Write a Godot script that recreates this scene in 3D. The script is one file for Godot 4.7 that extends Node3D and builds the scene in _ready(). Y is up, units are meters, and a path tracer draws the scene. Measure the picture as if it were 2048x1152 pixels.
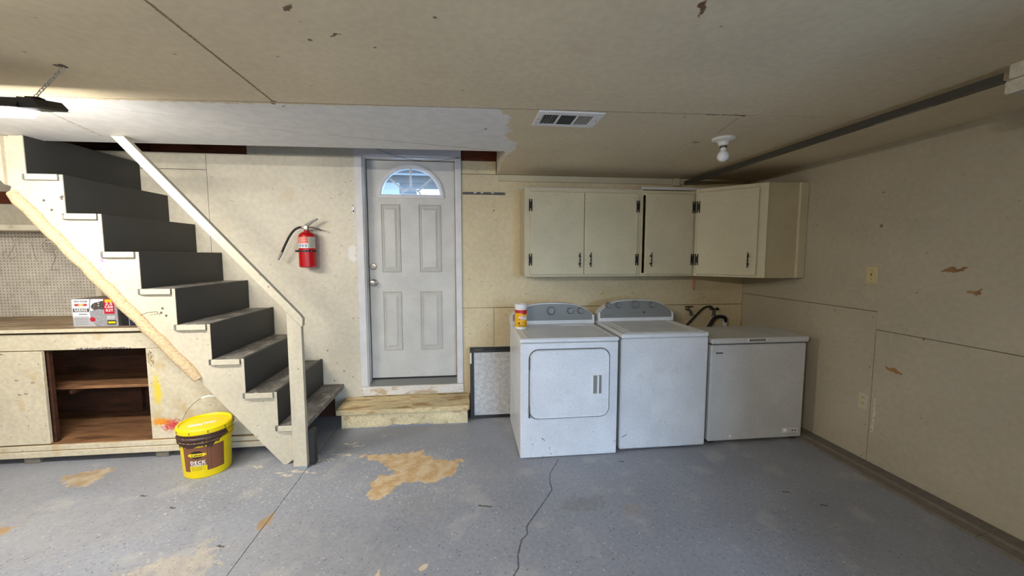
extends Node3D

# ------------------------------------------------------------------ room measures (metres; back wall at z = 0, floor at y = 0)
const XL := -4.4
const XR := 2.849
const ZF := 6.3
const CEIL := 2.265

var M := {}
var root_names := {}


# ------------------------------------------------------------------ geometry collector
class G:
	var v := PackedVector3Array()
	var n := PackedVector3Array()
	var t := PackedVector2Array()
	var ix := PackedInt32Array()
	var xf := Transform3D()

	func plane_uv(p: Vector3, m: Vector3) -> Vector2:
		var a := m.abs()
		if a.x >= a.y and a.x >= a.z:
			return Vector2(p.z, -p.y)
		if a.y >= a.z:
			return Vector2(p.x, p.z)
		return Vector2(p.x, -p.y)

	func vert(p: Vector3, m: Vector3, uv: Vector2) -> int:
		v.append(xf * p)
		n.append((xf.basis * m).normalized())
		t.append(uv)
		return v.size() - 1

	func poly(pts: Array) -> void:
		var m: Vector3 = (pts[1] - pts[0]).cross(pts[2] - pts[0])
		if m.length() < 1e-12 and pts.size() > 3:
			m = (pts[2] - pts[0]).cross(pts[3] - pts[0])
		m = m.normalized()
		var b := v.size()
		for p in pts:
			vert(p, m, plane_uv(p, m))
		for i in range(1, pts.size() - 1):
			ix.append_array(PackedInt32Array([b, b + i + 1, b + i]))

	func out(pts: Array, dir: Vector3) -> void:
		var m: Vector3 = (pts[1] - pts[0]).cross(pts[2] - pts[0])
		if m.dot(dir) < 0:
			pts.reverse()
		poly(pts)

	func box(c: Vector3, s: Vector3, b := 0.0) -> G:
		var h := s / 2.0
		b = minf(b, minf(h.x, minf(h.y, h.z)) * 0.9)
		for a in 3:
			var u := (a + 1) % 3
			var w := (a + 2) % 3
			for sg in [-1.0, 1.0]:
				var pts := []
				for k in [[-1, -1], [1, -1], [1, 1], [-1, 1]]:
					var p := Vector3.ZERO
					p[a] = sg * h[a]
					p[u] = k[0] * (h[u] - b)
					p[w] = k[1] * (h[w] - b)
					pts.append(c + p)
				var d := Vector3.ZERO
				d[a] = sg
				out(pts, d)
			if b > 0:
				for su in [-1.0, 1.0]:
					for sw in [-1.0, 1.0]:
						var pts := []
						for k in [[-1, 0], [1, 0], [1, 1], [-1, 1]]:
							var p := Vector3.ZERO
							p[a] = k[0] * (h[a] - b)
							p[u] = su * (h[u] if k[1] == 0 else h[u] - b)
							p[w] = sw * (h[w] - b if k[1] == 0 else h[w])
							pts.append(c + p)
						var d := Vector3.ZERO
						d[u] = su
						d[w] = sw
						out(pts, d)
		if b > 0:
			for sx in [-1.0, 1.0]:
				for sy in [-1.0, 1.0]:
					for sz in [-1.0, 1.0]:
						var s3 := Vector3(sx, sy, sz)
						out([c + s3 * Vector3(h.x, h.y - b, h.z - b), c + s3 * Vector3(h.x - b, h.y, h.z - b), c + s3 * Vector3(h.x - b, h.y - b, h.z)], s3)
		return self

	func bb(x0: float, x1: float, y0: float, y1: float, z0: float, z1: float, b := 0.0) -> G:
		return box(Vector3((x0 + x1) / 2, (y0 + y1) / 2, (z0 + z1) / 2), Vector3(absf(x1 - x0), absf(y1 - y0), absf(z1 - z0)), b)

	# extrude a polygon drawn in the plane (ux, uy) from depth d0 to d1 along ux x uy
	func ext(pg: PackedVector2Array, o: Vector3, ux: Vector3, uy: Vector3, d0: float, d1: float, caps := 3) -> G:
		var nn := ux.cross(uy)
		var area := 0.0
		for i in pg.size():
			var a := pg[i]
			var b := pg[(i + 1) % pg.size()]
			area += a.x * b.y - b.x * a.y
		if area < 0:
			pg = pg.duplicate()
			pg.reverse()
		var tr := Geometry2D.triangulate_polygon(pg)
		for i in range(0, tr.size(), 3):
			var q := []
			for k in 3:
				q.append(o + ux * pg[tr[i + k]].x + uy * pg[tr[i + k]].y)
			if caps & 1:
				out([q[0] + nn * d1, q[1] + nn * d1, q[2] + nn * d1], nn)
			if caps & 2:
				out([q[0] + nn * d0, q[1] + nn * d0, q[2] + nn * d0], -nn)
		for i in pg.size():
			var a := pg[i]
			var b := pg[(i + 1) % pg.size()]
			var pa := o + ux * a.x + uy * a.y
			var pb := o + ux * b.x + uy * b.y
			var d := ux * (b.y - a.y) - uy * (b.x - a.x)
			out([pa + nn * d0, pb + nn * d0, pb + nn * d1, pa + nn * d1], d)
		return self

	func tube(pts: Array, r, seg := 8, closed := false) -> G:
		var cnt := pts.size()
		var side := Vector3.ZERO
		var base := v.size()
		for i in cnt:
			var p: Vector3 = pts[i]
			var a: Vector3 = pts[(i - 1 + cnt) % cnt] if closed or i > 0 else p
			var b: Vector3 = pts[(i + 1) % cnt] if closed or i < cnt - 1 else p
			var d := (b - a).normalized()
			if side == Vector3.ZERO:
				side = d.cross(Vector3.UP if absf(d.y) < 0.9 else Vector3.RIGHT).normalized()
			side = (side - d * side.dot(d)).normalized()
			var up := d.cross(side)
			var rr: float = r[i] if r is Array else r
			for k in seg + 1:
				var an := TAU * k / seg
				var m := side * cos(an) + up * sin(an)
				vert(p + m * rr, m, Vector2(float(k) / seg, float(i) / cnt))
		var rows := cnt if closed else cnt - 1
		for i in rows:
			var j := (i + 1) % cnt
			for k in seg:
				var q0 := base + i * (seg + 1) + k
				var q1 := base + j * (seg + 1) + k
				ix.append_array(PackedInt32Array([q0, q1, q0 + 1, q0 + 1, q1, q1 + 1]))
		if not closed:
			for e in 2:
				var i := 0 if e == 0 else cnt - 1
				var c: Vector3 = pts[i]
				var d: Vector3 = (pts[0] - pts[1]).normalized() if e == 0 else (pts[cnt - 1] - pts[cnt - 2]).normalized()
				var b := vert(c, d, Vector2.ZERO)
				for k in seg:
					var q := base + i * (seg + 1) + k
					var i0 := vert(xf.affine_inverse() * v[q], d, Vector2.ZERO)
					var i1 := vert(xf.affine_inverse() * v[q + 1], d, Vector2.ZERO)
					if e == 0:
						ix.append_array(PackedInt32Array([b, i0, i1]))
					else:
						ix.append_array(PackedInt32Array([b, i1, i0]))
		return self

	# profile points are (radius, height) from bottom to top, outside to the right
	func lathe(pr: Array, o := Vector3.ZERO, seg := 32, a0 := 0.0, a1 := TAU, rot := Basis()) -> G:
		var total := 0.0
		for i in pr.size() - 1:
			total += pr[i].distance_to(pr[i + 1])
		var run := 0.0
		for i in pr.size() - 1:
			var p: Vector2 = pr[i]
			var q: Vector2 = pr[i + 1]
			var e := q - p
			var len := e.length()
			if len < 1e-7:
				continue
			var m2 := Vector2(e.y, -e.x) / len
			var b := v.size()
			for k in seg + 1:
				var an := a0 + (a1 - a0) * k / seg
				var dir := Vector3(sin(an), 0, cos(an))
				var m := rot * (dir * m2.x + Vector3.UP * m2.y)
				vert(o + rot * (dir * p.x + Vector3.UP * p.y), m, Vector2(float(k) / seg, 1.0 - run / total))
				vert(o + rot * (dir * q.x + Vector3.UP * q.y), m, Vector2(float(k) / seg, 1.0 - (run + len) / total))
			run += len
			for k in seg:
				var q0 := b + k * 2
				ix.append_array(PackedInt32Array([q0, q0 + 1, q0 + 2, q0 + 1, q0 + 3, q0 + 2]))
		return self

	# one quad with its own 0..1 texture frame; a = top left, b = top right, c = bottom right, d = bottom left (seen from outside)
	func face(a: Vector3, b: Vector3, c: Vector3, d: Vector3) -> G:
		var m := (d - a).cross(b - a).normalized()
		var k := v.size()
		vert(a, m, Vector2(0, 0))
		vert(b, m, Vector2(1, 0))
		vert(c, m, Vector2(1, 1))
		vert(d, m, Vector2(0, 1))
		ix.append_array(PackedInt32Array([k, k + 1, k + 2, k, k + 2, k + 3]))
		return self

	# grid of points rows x cols, smooth; normals towards side of dir
	func grid(rows: Array, dir: Vector3) -> G:
		var nr := rows.size()
		var nc: int = rows[0].size()
		var b := v.size()
		var turned := 0
		for i in nr:
			for j in nc:
				var du: Vector3 = rows[i][mini(j + 1, nc - 1)] - rows[i][maxi(j - 1, 0)]
				var dv: Vector3 = rows[mini(i + 1, nr - 1)][j] - rows[maxi(i - 1, 0)][j]
				var m := du.cross(dv).normalized()
				if m.dot(dir) < 0:
					m = -m
					turned += 1
				vert(rows[i][j], m, Vector2(float(j) / (nc - 1), float(i) / (nr - 1)))
		for i in nr - 1:
			for j in nc - 1:
				var q := b + i * nc + j
				if turned * 2 > nr * nc:
					ix.append_array(PackedInt32Array([q, q + 1, q + nc, q + 1, q + nc + 1, q + nc]))
				else:
					ix.append_array(PackedInt32Array([q, q + nc, q + 1, q + 1, q + nc, q + nc + 1]))
		return self


func mesh_of(list: Array) -> ArrayMesh:
	var am := ArrayMesh.new()
	for it in list:
		var g: G = it[0]
		if g.v.is_empty():
			continue
		var a := []
		a.resize(Mesh.ARRAY_MAX)
		a[Mesh.ARRAY_VERTEX] = g.v
		a[Mesh.ARRAY_NORMAL] = g.n
		a[Mesh.ARRAY_TEX_UV] = g.t
		a[Mesh.ARRAY_INDEX] = g.ix
		am.add_surface_from_arrays(Mesh.PRIMITIVE_TRIANGLES, a)
		am.surface_set_material(am.get_surface_count() - 1, it[1])
	return am


# a thing: Node3D at its base; its parts are built in room coordinates
func thing(called: String, label: String, category: String, at: Vector3, group := "", kind := "") -> Node3D:
	var o := Node3D.new()
	root_names[called] = root_names.get(called, -1) + 1
	var k: int = root_names[called]
	o.name = called if k == 0 else "%s_%03d" % [called, k]
	add_child(o)
	o.position = at
	o.set_meta("label", label)
	if category != "":
		o.set_meta("category", category)
	if group != "":
		o.set_meta("group", group)
	if kind != "":
		o.set_meta("kind", kind)
	return o


func setting(called: String, label := "") -> Node3D:
	var o := Node3D.new()
	o.name = called
	add_child(o)
	o.set_meta("kind", "structure")
	if label != "":
		o.set_meta("label", label)
	return o


func parts(to: Node3D, called: String, list: Array, label := "") -> MeshInstance3D:
	var o := MeshInstance3D.new()
	o.name = called
	o.mesh = mesh_of(list)
	to.add_child(o, true)
	if to.get_parent() == self:
		o.position = -(to.transform.affine_inverse().basis * to.position) if to.rotation == Vector3.ZERO else Vector3.ZERO
	if label != "":
		o.set_meta("label", label)
	return o


func part(to: Node3D, called: String, g: G, m: Material, label := "") -> MeshInstance3D:
	return parts(to, called, [[g, m]], label)


# ------------------------------------------------------------------ colours, textures, materials
func c8(r: int, g: int, b: int) -> Color:
	return Color(r / 255.0, g / 255.0, b / 255.0)


func noise(sd: int, freq: float, oct := 4, kind := FastNoiseLite.TYPE_SIMPLEX_SMOOTH) -> FastNoiseLite:
	var f := FastNoiseLite.new()
	f.seed = sd
	f.noise_type = kind
	f.frequency = freq
	f.fractal_octaves = oct
	return f


# paint: base colour with coarse and fine mottling and a stain colour where a third noise is high
func base_image(w: int, h: int, col: Color, sd: int, fc: float, kc: float, ff: float, kf: float, stain: Color, st: float, sa: float, stretch := Vector2.ONE) -> Image:
	var n1 := noise(sd, fc, 4)
	var n2 := noise(sd + 1, ff, 2)
	var n3 := noise(sd + 2, fc * 1.7, 5)
	var sw := int(w * stretch.x)
	var sh := int(h * stretch.y)
	var i1 := n1.get_image(sw, sh, false, false, false)
	var i2 := n2.get_image(sw, sh, false, false, false)
	var i3 := n3.get_image(sw, sh, false, false, false)
	for im in [i1, i2, i3]:
		if im.get_width() != w or im.get_height() != h:
			im.resize(w, h, Image.INTERPOLATE_BILINEAR)
	var d1 := i1.get_data()
	var d2 := i2.get_data()
	var d3 := i3.get_data()
	var o := PackedByteArray()
	o.resize(w * h * 3)
	var r := col.r * 255.0
	var g := col.g * 255.0
	var b := col.b * 255.0
	var sr := stain.r * 255.0
	var sg := stain.g * 255.0
	var sb := stain.b * 255.0
	var k1 := kc / 128.0
	var k2 := kf / 128.0
	var j := 0
	for i in w * h:
		var a := 1.0 + (d1[i] - 128) * k1 + (d2[i] - 128) * k2
		var s := clampf((d3[i] - st) * 0.03, 0.0, 1.0) * sa
		var q := (1.0 - s) * a
		o[j] = clampi(int(r * q + sr * s), 0, 255)
		o[j + 1] = clampi(int(g * q + sg * s), 0, 255)
		o[j + 2] = clampi(int(b * q + sb * s), 0, 255)
		j += 3
	return Image.create_from_data(w, h, false, Image.FORMAT_RGB8, o)


func dot(im: Image, c: Vector2, r: float, col: Color, a := 1.0) -> void:
	var w := im.get_width()
	var h := im.get_height()
	for y in range(maxi(0, int(c.y - r - 1)), mini(h, int(c.y + r + 2))):
		for x in range(maxi(0, int(c.x - r - 1)), mini(w, int(c.x + r + 2))):
			var k := clampf(r + 0.5 - Vector2(x + 0.5, y + 0.5).distance_to(c), 0.0, 1.0) * a
			if k > 0.0:
				im.set_pixel(x, y, im.get_pixel(x, y).lerp(col, k))


func stroke(im: Image, pts: Array, wd: float, col: Color, a := 1.0, rough := 0.0, sd := 1) -> void:
	var rng := RandomNumberGenerator.new()
	rng.seed = sd
	for i in pts.size() - 1:
		var p: Vector2 = pts[i]
		var q: Vector2 = pts[i + 1]
		var steps := maxi(1, int(p.distance_to(q) / maxf(0.5, wd * 0.5)))
		for k in steps:
			if rough > 0 and rng.randf() < rough * 0.3:
				continue
			var c := p.lerp(q, float(k) / steps)
			c += Vector2(rng.randf_range(-1, 1), rng.randf_range(-1, 1)) * rough
			dot(im, c, wd * 0.5 * (1.0 + rough * rng.randf_range(-0.3, 0.5)), col, a)


# a patch of other matter with a ragged outline
func patch(im: Image, pg: PackedVector2Array, col: Color, col2: Color, a: float, rag: float, sd: int, soft := false) -> void:
	var lo := pg[0]
	var hi := pg[0]
	for p in pg:
		lo = lo.min(p)
		hi = hi.max(p)
	var nx := noise(sd, 0.05, 4)
	var ny := noise(sd + 7, 0.05, 4)
	var nc := noise(sd + 13, 0.03, 4)
	var nf := noise(sd + 17, 0.25, 2)
	for y in range(maxi(0, int(lo.y - rag)), mini(im.get_height(), int(hi.y + rag))):
		for x in range(maxi(0, int(lo.x - rag)), mini(im.get_width(), int(hi.x + rag))):
			var q := Vector2(x + nx.get_noise_2d(x, y) * rag * 2.0, y + ny.get_noise_2d(x, y) * rag * 2.0)
			if Geometry2D.is_point_in_polygon(q, pg):
				var k := a
				if soft:
					k *= clampf(0.5 + nf.get_noise_2d(x, y) + nc.get_noise_2d(x, y), 0.0, 1.0)
				var c := col.lerp(col2, clampf(0.5 + nc.get_noise_2d(x * 1.0, y * 1.0) * 1.4 + nf.get_noise_2d(x, y) * 0.3, 0.0, 1.0))
				im.set_pixel(x, y, im.get_pixel(x, y).lerp(c, k))


func pv(pts: Array, o: Vector2, s: float) -> PackedVector2Array:
	var r := PackedVector2Array()
	for p in pts:
		r.append((Vector2(p[0], p[1]) - o) * s)
	return r


func lv(pts: Array, o: Vector2, s: float) -> Array:
	var r := []
	for p in pts:
		r.append((Vector2(p[0], p[1]) - o) * s)
	return r


func specks(im: Image, count: int, sd: int, r0: float, r1: float, col: Color, a: float, box := Rect2()) -> void:
	var rng := RandomNumberGenerator.new()
	rng.seed = sd
	var w := im.get_width()
	var h := im.get_height()
	for i in count:
		var c := Vector2(rng.randf() * w, rng.randf() * h)
		if box.size.x > 0:
			c = box.position + Vector2(rng.randf(), rng.randf()) * box.size
		dot(im, c, rng.randf_range(r0, r1), col, a * rng.randf_range(0.4, 1.0))


func mat(key: String, col: Color, rough := 0.7, metal := 0.0) -> StandardMaterial3D:
	var m := StandardMaterial3D.new()
	m.resource_name = key
	m.albedo_color = col
	m.roughness = rough
	m.metallic = metal
	m.metallic_specular = 0.5
	M[key] = m
	return m


# texture laid in metres: x0, y0 are the metres at the picture's top left corner; w, h its size in metres
func mat_img(key: String, im: Image, x0: float, y0: float, w: float, h: float, rough := 0.7) -> StandardMaterial3D:
	var m := mat(key, Color.WHITE, rough)
	m.albedo_texture = ImageTexture.create_from_image(im)
	m.uv1_scale = Vector3(1.0 / w, 1.0 / h, 1)
	m.uv1_offset = Vector3(-x0 / w, -y0 / h, 0)
	return m


func mat_tri(key: String, col: Color, tex: Texture2D, metres: float, rough := 0.7) -> StandardMaterial3D:
	var m := mat(key, col, rough)
	m.albedo_texture = tex
	m.uv1_triplanar = true
	m.uv1_world_triplanar = true
	m.uv1_scale = Vector3.ONE / metres
	return m


func mat_face(key: String, im: Image, rough := 0.5) -> StandardMaterial3D:
	var m := mat(key, Color.WHITE, rough)
	m.albedo_texture = ImageTexture.create_from_image(im)
	return m


# lettering as a thin solid: fitted to a box of width x height (0 keeps the proportion), centred at the origin, facing +z
func lettering(s: String, width: float, height: float, depth := 0.0006, weight := 700, serif := false) -> G:
	var f := SystemFont.new()
	f.font_names = PackedStringArray(["Droid Serif" if serif else "Droid Sans"])
	f.font_weight = weight
	var tm := TextMesh.new()
	tm.font = f
	tm.text = s
	tm.font_size = 48
	tm.pixel_size = 0.01
	tm.depth = 0.01
	tm.curve_step = 2.0
	var g := G.new()
	for sf in tm.get_surface_count():
		var a := tm.surface_get_arrays(sf)
		var b := g.v.size()
		g.v.append_array(a[Mesh.ARRAY_VERTEX])
		g.n.append_array(a[Mesh.ARRAY_NORMAL])
		var uvs := PackedVector2Array()
		uvs.resize(a[Mesh.ARRAY_VERTEX].size())
		g.t.append_array(uvs)
		if a[Mesh.ARRAY_INDEX] != null and a[Mesh.ARRAY_INDEX].size() > 0:
			for i in a[Mesh.ARRAY_INDEX]:
				g.ix.append(b + i)
		else:
			for i in a[Mesh.ARRAY_VERTEX].size():
				g.ix.append(b + i)
	if g.v.is_empty():
		return g
	var lo := g.v[0]
	var hi := g.v[0]
	for p in g.v:
		lo = lo.min(p)
		hi = hi.max(p)
	var sz := hi - lo
	var sx := width / sz.x if width > 0 else height / sz.y
	var sy := height / sz.y if height > 0 else sx
	var mid := (lo + hi) / 2
	for i in g.v.size():
		var q := g.v[i] - mid
		g.v[i] = Vector3(q.x * sx, q.y * sy, (q.z / sz.z + 0.5) * depth)
	return g


func moved(g: G, x: Transform3D) -> G:
	for i in g.v.size():
		g.v[i] = x * g.v[i]
		g.n[i] = (x.basis * g.n[i]).normalized()
	return g


func joined(list: Array) -> G:
	var g := G.new()
	for o in list:
		var b := g.v.size()
		g.v.append_array(o.v)
		g.n.append_array(o.n)
		g.t.append_array(o.t)
		for i in o.ix:
			g.ix.append(b + i)
	return g


func round_rect(x0: float, x1: float, y0: float, y1: float, r: float, k := 6) -> PackedVector2Array:
	var o := PackedVector2Array()
	for c in [[x1 - r, y1 - r, 0.0], [x0 + r, y1 - r, PI / 2], [x0 + r, y0 + r, PI], [x1 - r, y0 + r, PI * 1.5]]:
		for i in k + 1:
			var a: float = c[2] + PI / 2 * i / k
			o.append(Vector2(c[0] + r * cos(a), c[1] + r * sin(a)))
	return o


func seam_z(x: float) -> float:
	return 1.685 + 0.04 * x


func lip_z(x: float) -> float:
	return 0.842 + 0.026 * x


# ------------------------------------------------------------------ build
func _ready() -> void:
	# camera
	var cam := Camera3D.new()
	cam.name = "camera"
	cam.position = Vector3(0, 1.51, 3.80)
	cam.rotation_degrees = Vector3(-4.78, -6.5, 0)
	cam.fov = rad_to_deg(2.0 * atan(576.0 / 790.0))
	cam.near = 0.05
	cam.far = 200.0
	add_child(cam)
	cam.current = true
	# sky and exposure
	var sky_m := ProceduralSkyMaterial.new()
	sky_m.sky_top_color = c8(140, 185, 238)
	sky_m.sky_horizon_color = c8(202, 223, 244)
	sky_m.ground_bottom_color = c8(120, 122, 124)
	sky_m.ground_horizon_color = c8(190, 200, 208)
	sky_m.sky_energy_multiplier = 3.7
	sky_m.ground_energy_multiplier = 1.5
	var sky := Sky.new()
	sky.sky_material = sky_m
	var env := Environment.new()
	env.background_mode = Environment.BG_SKY
	env.sky = sky
	env.tonemap_mode = Environment.TONE_MAPPER_LINEAR
	env.tonemap_exposure = 1.06
	env.sdfgi_enabled = true
	env.ssao_enabled = true
	env.ssil_enabled = true
	var we := WorldEnvironment.new()
	we.name = "world_environment"
	we.environment = env
	add_child(we)

	make_materials()
	build_shell()
	build_door()
	build_outside()
	build_stairs()
	build_bench()
	build_appliances()
	build_cabinets()
	build_ceiling_fittings()
	build_small_things()


func make_materials() -> void:
	# shared mottled paint (near white, tinted by the material's colour)
	var mot := base_image(1024, 1024, Color(0.96, 0.96, 0.955), 11, 0.006, 0.10, 0.09, 0.05, Color(0.80, 0.74, 0.64), 168, 0.45)
	specks(mot, 260, 5, 0.5, 1.6, Color(0.42, 0.36, 0.29), 0.7)
	var mot_t := ImageTexture.create_from_image(mot)
	var clean := base_image(512, 512, Color(0.97, 0.97, 0.97), 21, 0.008, 0.045, 0.12, 0.03, Color(0.88, 0.86, 0.83), 180, 0.3)
	specks(clean, 14, 6, 0.5, 1.3, Color(0.45, 0.43, 0.4), 0.7)
	var clean_t := ImageTexture.create_from_image(clean)
	mat_tri("cream", c8(231, 221, 196), mot_t, 1.3, 0.55)
	mat_tri("cream_wood", c8(232, 222, 194), mot_t, 0.9, 0.6)
	mat_tri("cabinet", c8(204, 194, 160), clean_t, 1.5, 0.5)
	mat_tri("cabinet_dark", c8(196, 185, 150), clean_t, 1.2, 0.55)
	mat_tri("white_paint", c8(226, 224, 222), clean_t, 0.8, 0.5)
	mat_tri("door_paint", c8(208, 206, 198), clean_t, 1.1, 0.45)
	mat_tri("appliance", c8(226, 229, 231), clean_t, 1.4, 0.32)
	mat_tri("freezer_white", c8(218, 220, 220), clean_t, 1.7, 0.35)
	mat_tri("concrete", c8(122, 116, 106), mot_t, 0.35, 0.9)
	mat_tri("riser_paint", c8(52, 52, 50), clean_t, 0.7, 0.55)
	mat("black", c8(22, 21, 20), 0.5)
	mat("black_metal", c8(28, 26, 24), 0.45, 0.4)
	mat("dark_void", c8(34, 28, 24), 0.9)
	mat("steel", c8(178, 174, 166), 0.32, 0.9)
	mat("nickel", c8(176, 170, 160), 0.28, 0.85)
	mat("dark_steel", c8(92, 90, 86), 0.45, 0.7)
	mat("grey_plastic", c8(128, 129, 125), 0.42)
	mat("knob_grey", c8(120, 121, 120), 0.35)
	mat("white_plastic", c8(232, 232, 230), 0.4)
	mat("porcelain", c8(222, 218, 208), 0.25)
	mat("bulb_glass", c8(236, 236, 232), 0.2)
	mat("ivory", c8(206, 190, 140), 0.45)
	mat("ivory_dark", c8(150, 130, 84), 0.5)
	mat("outlet_white", c8(200, 192, 172), 0.5)
	mat("red", c8(186, 12, 22), 0.3)
	mat("red_plastic", c8(176, 44, 30), 0.45)
	mat("rubber", c8(26, 26, 27), 0.6)
	mat("lettering_white", c8(238, 236, 230), 0.5)
	mat("lettering_black", c8(26, 25, 24), 0.5)
	mat("lettering_grey", c8(86, 88, 90), 0.5)
	mat("lettering_blue", c8(44, 74, 132), 0.5)
	mat("lettering_yellow", c8(238, 206, 22), 0.5)
	mat("bucket_yellow", c8(240, 212, 0), 0.35)
	mat("drip_brown", c8(74, 50, 42), 0.5)
	mat("label_paper", c8(222, 220, 208), 0.6)
	mat("pvc", c8(206, 202, 186), 0.5)
	mat("wire_dark", c8(56, 50, 44), 0.6)
	mat("galvanised", c8(150, 148, 142), 0.4, 0.7)
	var lens := mat("light_lens", c8(245, 246, 248), 0.4)
	lens.emission_enabled = true
	lens.emission = c8(255, 250, 244)
	lens.emission_energy_multiplier = 5.0
	var pane := mat("pane_glass", Color(0.92, 0.96, 1.0, 0.10), 0.05)
	pane.transparency = BaseMaterial3D.TRANSPARENCY_ALPHA

	# raw wood, streaked along x
	var wd := base_image(1024, 512, c8(150, 112, 78), 31, 0.010, 0.30, 0.10, 0.16, c8(92, 62, 40), 140, 0.7, Vector2(0.08, 1.0))
	specks(wd, 60, 8, 0.8, 2.4, c8(70, 48, 32), 0.6)
	var wood_t := ImageTexture.create_from_image(wd)
	mat_tri("wood", c8(225, 215, 205), wood_t, 1.2, 0.75)
	mat_tri("wood_dark", c8(120, 92, 74), wood_t, 1.0, 0.85)
	mat_tri("wood_red", c8(168, 112, 84), wood_t, 0.9, 0.8)
	# weathered bench top and paint-worn treads
	var bt := base_image(1024, 512, c8(150, 128, 100), 41, 0.012, 0.28, 0.12, 0.14, c8(206, 190, 160), 150, 0.7, Vector2(0.10, 1.0))
	mat_tri("bench_top", Color.WHITE, ImageTexture.create_from_image(bt), 1.4, 0.7)
	var tr := base_image(512, 1024, c8(112, 108, 101), 51, 0.012, 0.35, 0.10, 0.15, c8(166, 160, 150), 150, 0.75, Vector2(1.0, 0.30))
	specks(tr, 120, 9, 0.8, 2.4, c8(205, 200, 188), 0.6)
	mat_tri("tread_top", Color.WHITE, ImageTexture.create_from_image(tr), 0.95, 0.6)
	# door step: cream paint worn to timber
	var sp := base_image(512, 512, c8(214, 194, 148), 61, 0.012, 0.14, 0.09, 0.10, c8(160, 122, 80), 142, 0.75, Vector2(0.30, 1.0))
	specks(sp, 90, 12, 0.8, 2.6, c8(96, 70, 46), 0.75)
	mat_tri("step_worn", Color.WHITE, ImageTexture.create_from_image(sp), 1.2, 0.7)
	var sr := base_image(512, 512, c8(220, 204, 162), 63, 0.010, 0.10, 0.09, 0.08, c8(176, 142, 98), 152, 0.6)
	specks(sr, 60, 13, 0.8, 2.2, c8(84, 66, 46), 0.8)
	mat_tri("step_cream", Color.WHITE, ImageTexture.create_from_image(sr), 1.2, 0.65)
	# door sill board
	var sl := base_image(512, 512, c8(220, 214, 204), 66, 0.010, 0.06, 0.09, 0.05, c8(176, 146, 104), 150, 0.7, Vector2(0.5, 1.0))
	specks(sl, 40, 14, 0.7, 1.8, c8(70, 56, 42), 0.8)
	mat_tri("sill_worn", Color.WHITE, ImageTexture.create_from_image(sl), 1.0, 0.55)
	# foam padding
	var fo := base_image(256, 512, c8(196, 170, 132), 71, 0.05, 0.30, 0.30, 0.28, c8(226, 206, 170), 140, 0.6)
	mat_tri("foam", Color.WHITE, ImageTexture.create_from_image(fo), 0.35, 0.95)
	# pegboard: fine hole grid, 25.4 mm, 10 px a hole
	var pb := base_image(300, 280, c8(204, 196, 180), 81, 0.012, 0.07, 0.1, 0.04, c8(160, 146, 122), 160, 0.4)
	for j in 28:
		for i in 30:
			dot(pb, Vector2(i * 10 + 5, j * 10 + 5), 1.3, c8(58, 46, 36), 1.0)
	var ink := c8(112, 102, 92)
	var ring := []
	for i in 25:
		ring.append(Vector2(172 + 20 * cos(TAU * i / 24), 46 + 20 * sin(TAU * i / 24)))
	stroke(pb, ring, 1.6, ink, 0.8)
	for k in 4:
		stroke(pb, [Vector2(160, 36 + k * 6), Vector2(184, 38 + k * 6)], 1.3, ink, 0.7)
	stroke(pb, [Vector2(182, 64), Vector2(190, 78), Vector2(180, 102), Vector2(170, 126), Vector2(184, 124)], 1.6, ink, 0.75)
	stroke(pb, [Vector2(120, 30), Vector2(126, 72), Vector2(132, 96)], 1.5, ink, 0.6)
	stroke(pb, [Vector2(66, 16), Vector2(72, 40), Vector2(60, 62), Vector2(48, 80), Vector2(56, 88), Vector2(74, 82)], 1.5, ink, 0.6)
	mat_img("pegboard", pb, -3.94, -1.70, 0.762, 0.711, 0.8)
	# pleated filter cloth
	var fi := base_image(256, 384, c8(206, 206, 204), 91, 0.03, 0.12, 0.3, 0.14, c8(166, 166, 164), 160, 0.5)
	for k in 38:
		stroke(fi, [Vector2(k * 7 + 2, 0), Vector2(k * 7 + 1, 384)], 0.9, c8(150, 150, 149), 0.5)
	for k in range(-10, 26):
		stroke(fi, [Vector2(0, k * 24), Vector2(256, k * 24 + 330)], 0.8, c8(156, 156, 155), 0.45)
		stroke(fi, [Vector2(256, k * 24), Vector2(0, k * 24 + 330)], 0.8, c8(156, 156, 155), 0.45)
	mat_face("filter_cloth", fi, 0.9)

	# back wall, 6.3 x 2.65 m
	var S := 300.0
	var O := Vector2(-3.45, -2.65)
	var bw := base_image(1890, 795, c8(216, 207, 184), 101, 0.004, 0.05, 0.06, 0.035, c8(206, 188, 148), 166, 0.35)
	specks(bw, 520, 15, 0.5, 1.7, c8(128, 108, 84), 0.7)
	var R := RandomNumberGenerator.new()
	R.seed = 4
	for i in 70:  # short scuffs and scratches
		var p := Vector2(R.randf() * 1890, R.randf() * 795)
		stroke(bw, [p, p + Vector2(R.randf_range(-14, 14), R.randf_range(-8, 8))], R.randf_range(0.8, 1.8), c8(150, 126, 92), 0.55, 0.6, i)
	# chips and rubbed spots beside the door and the lower wall
	for q in [[-1.03, 1.96, 3.0], [-1.045, 1.90, 2.0], [-1.02, 1.30, 2.0], [-1.06, 0.92, 3.0], [-1.30, 0.62, 4.0], [-1.22, 0.50, 3.0], [-1.16, 0.42, 5.0], [-1.25, 0.33, 4.0], [-1.08, 0.36, 3.0], [0.02, 0.75, 2.5], [0.10, 0.62, 2.0], [0.19, 0.83, 2.5], [0.26, 1.93, 4.0], [0.27, 1.84, 2.0], [0.20, 1.50, 1.6], [0.24, 1.50, 1.6], [0.30, 1.52, 1.4]]:
		dot(bw, (Vector2(q[0], -q[1]) - O) * S, q[2] * 0.55, c8(104, 86, 62), 0.75)
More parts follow.
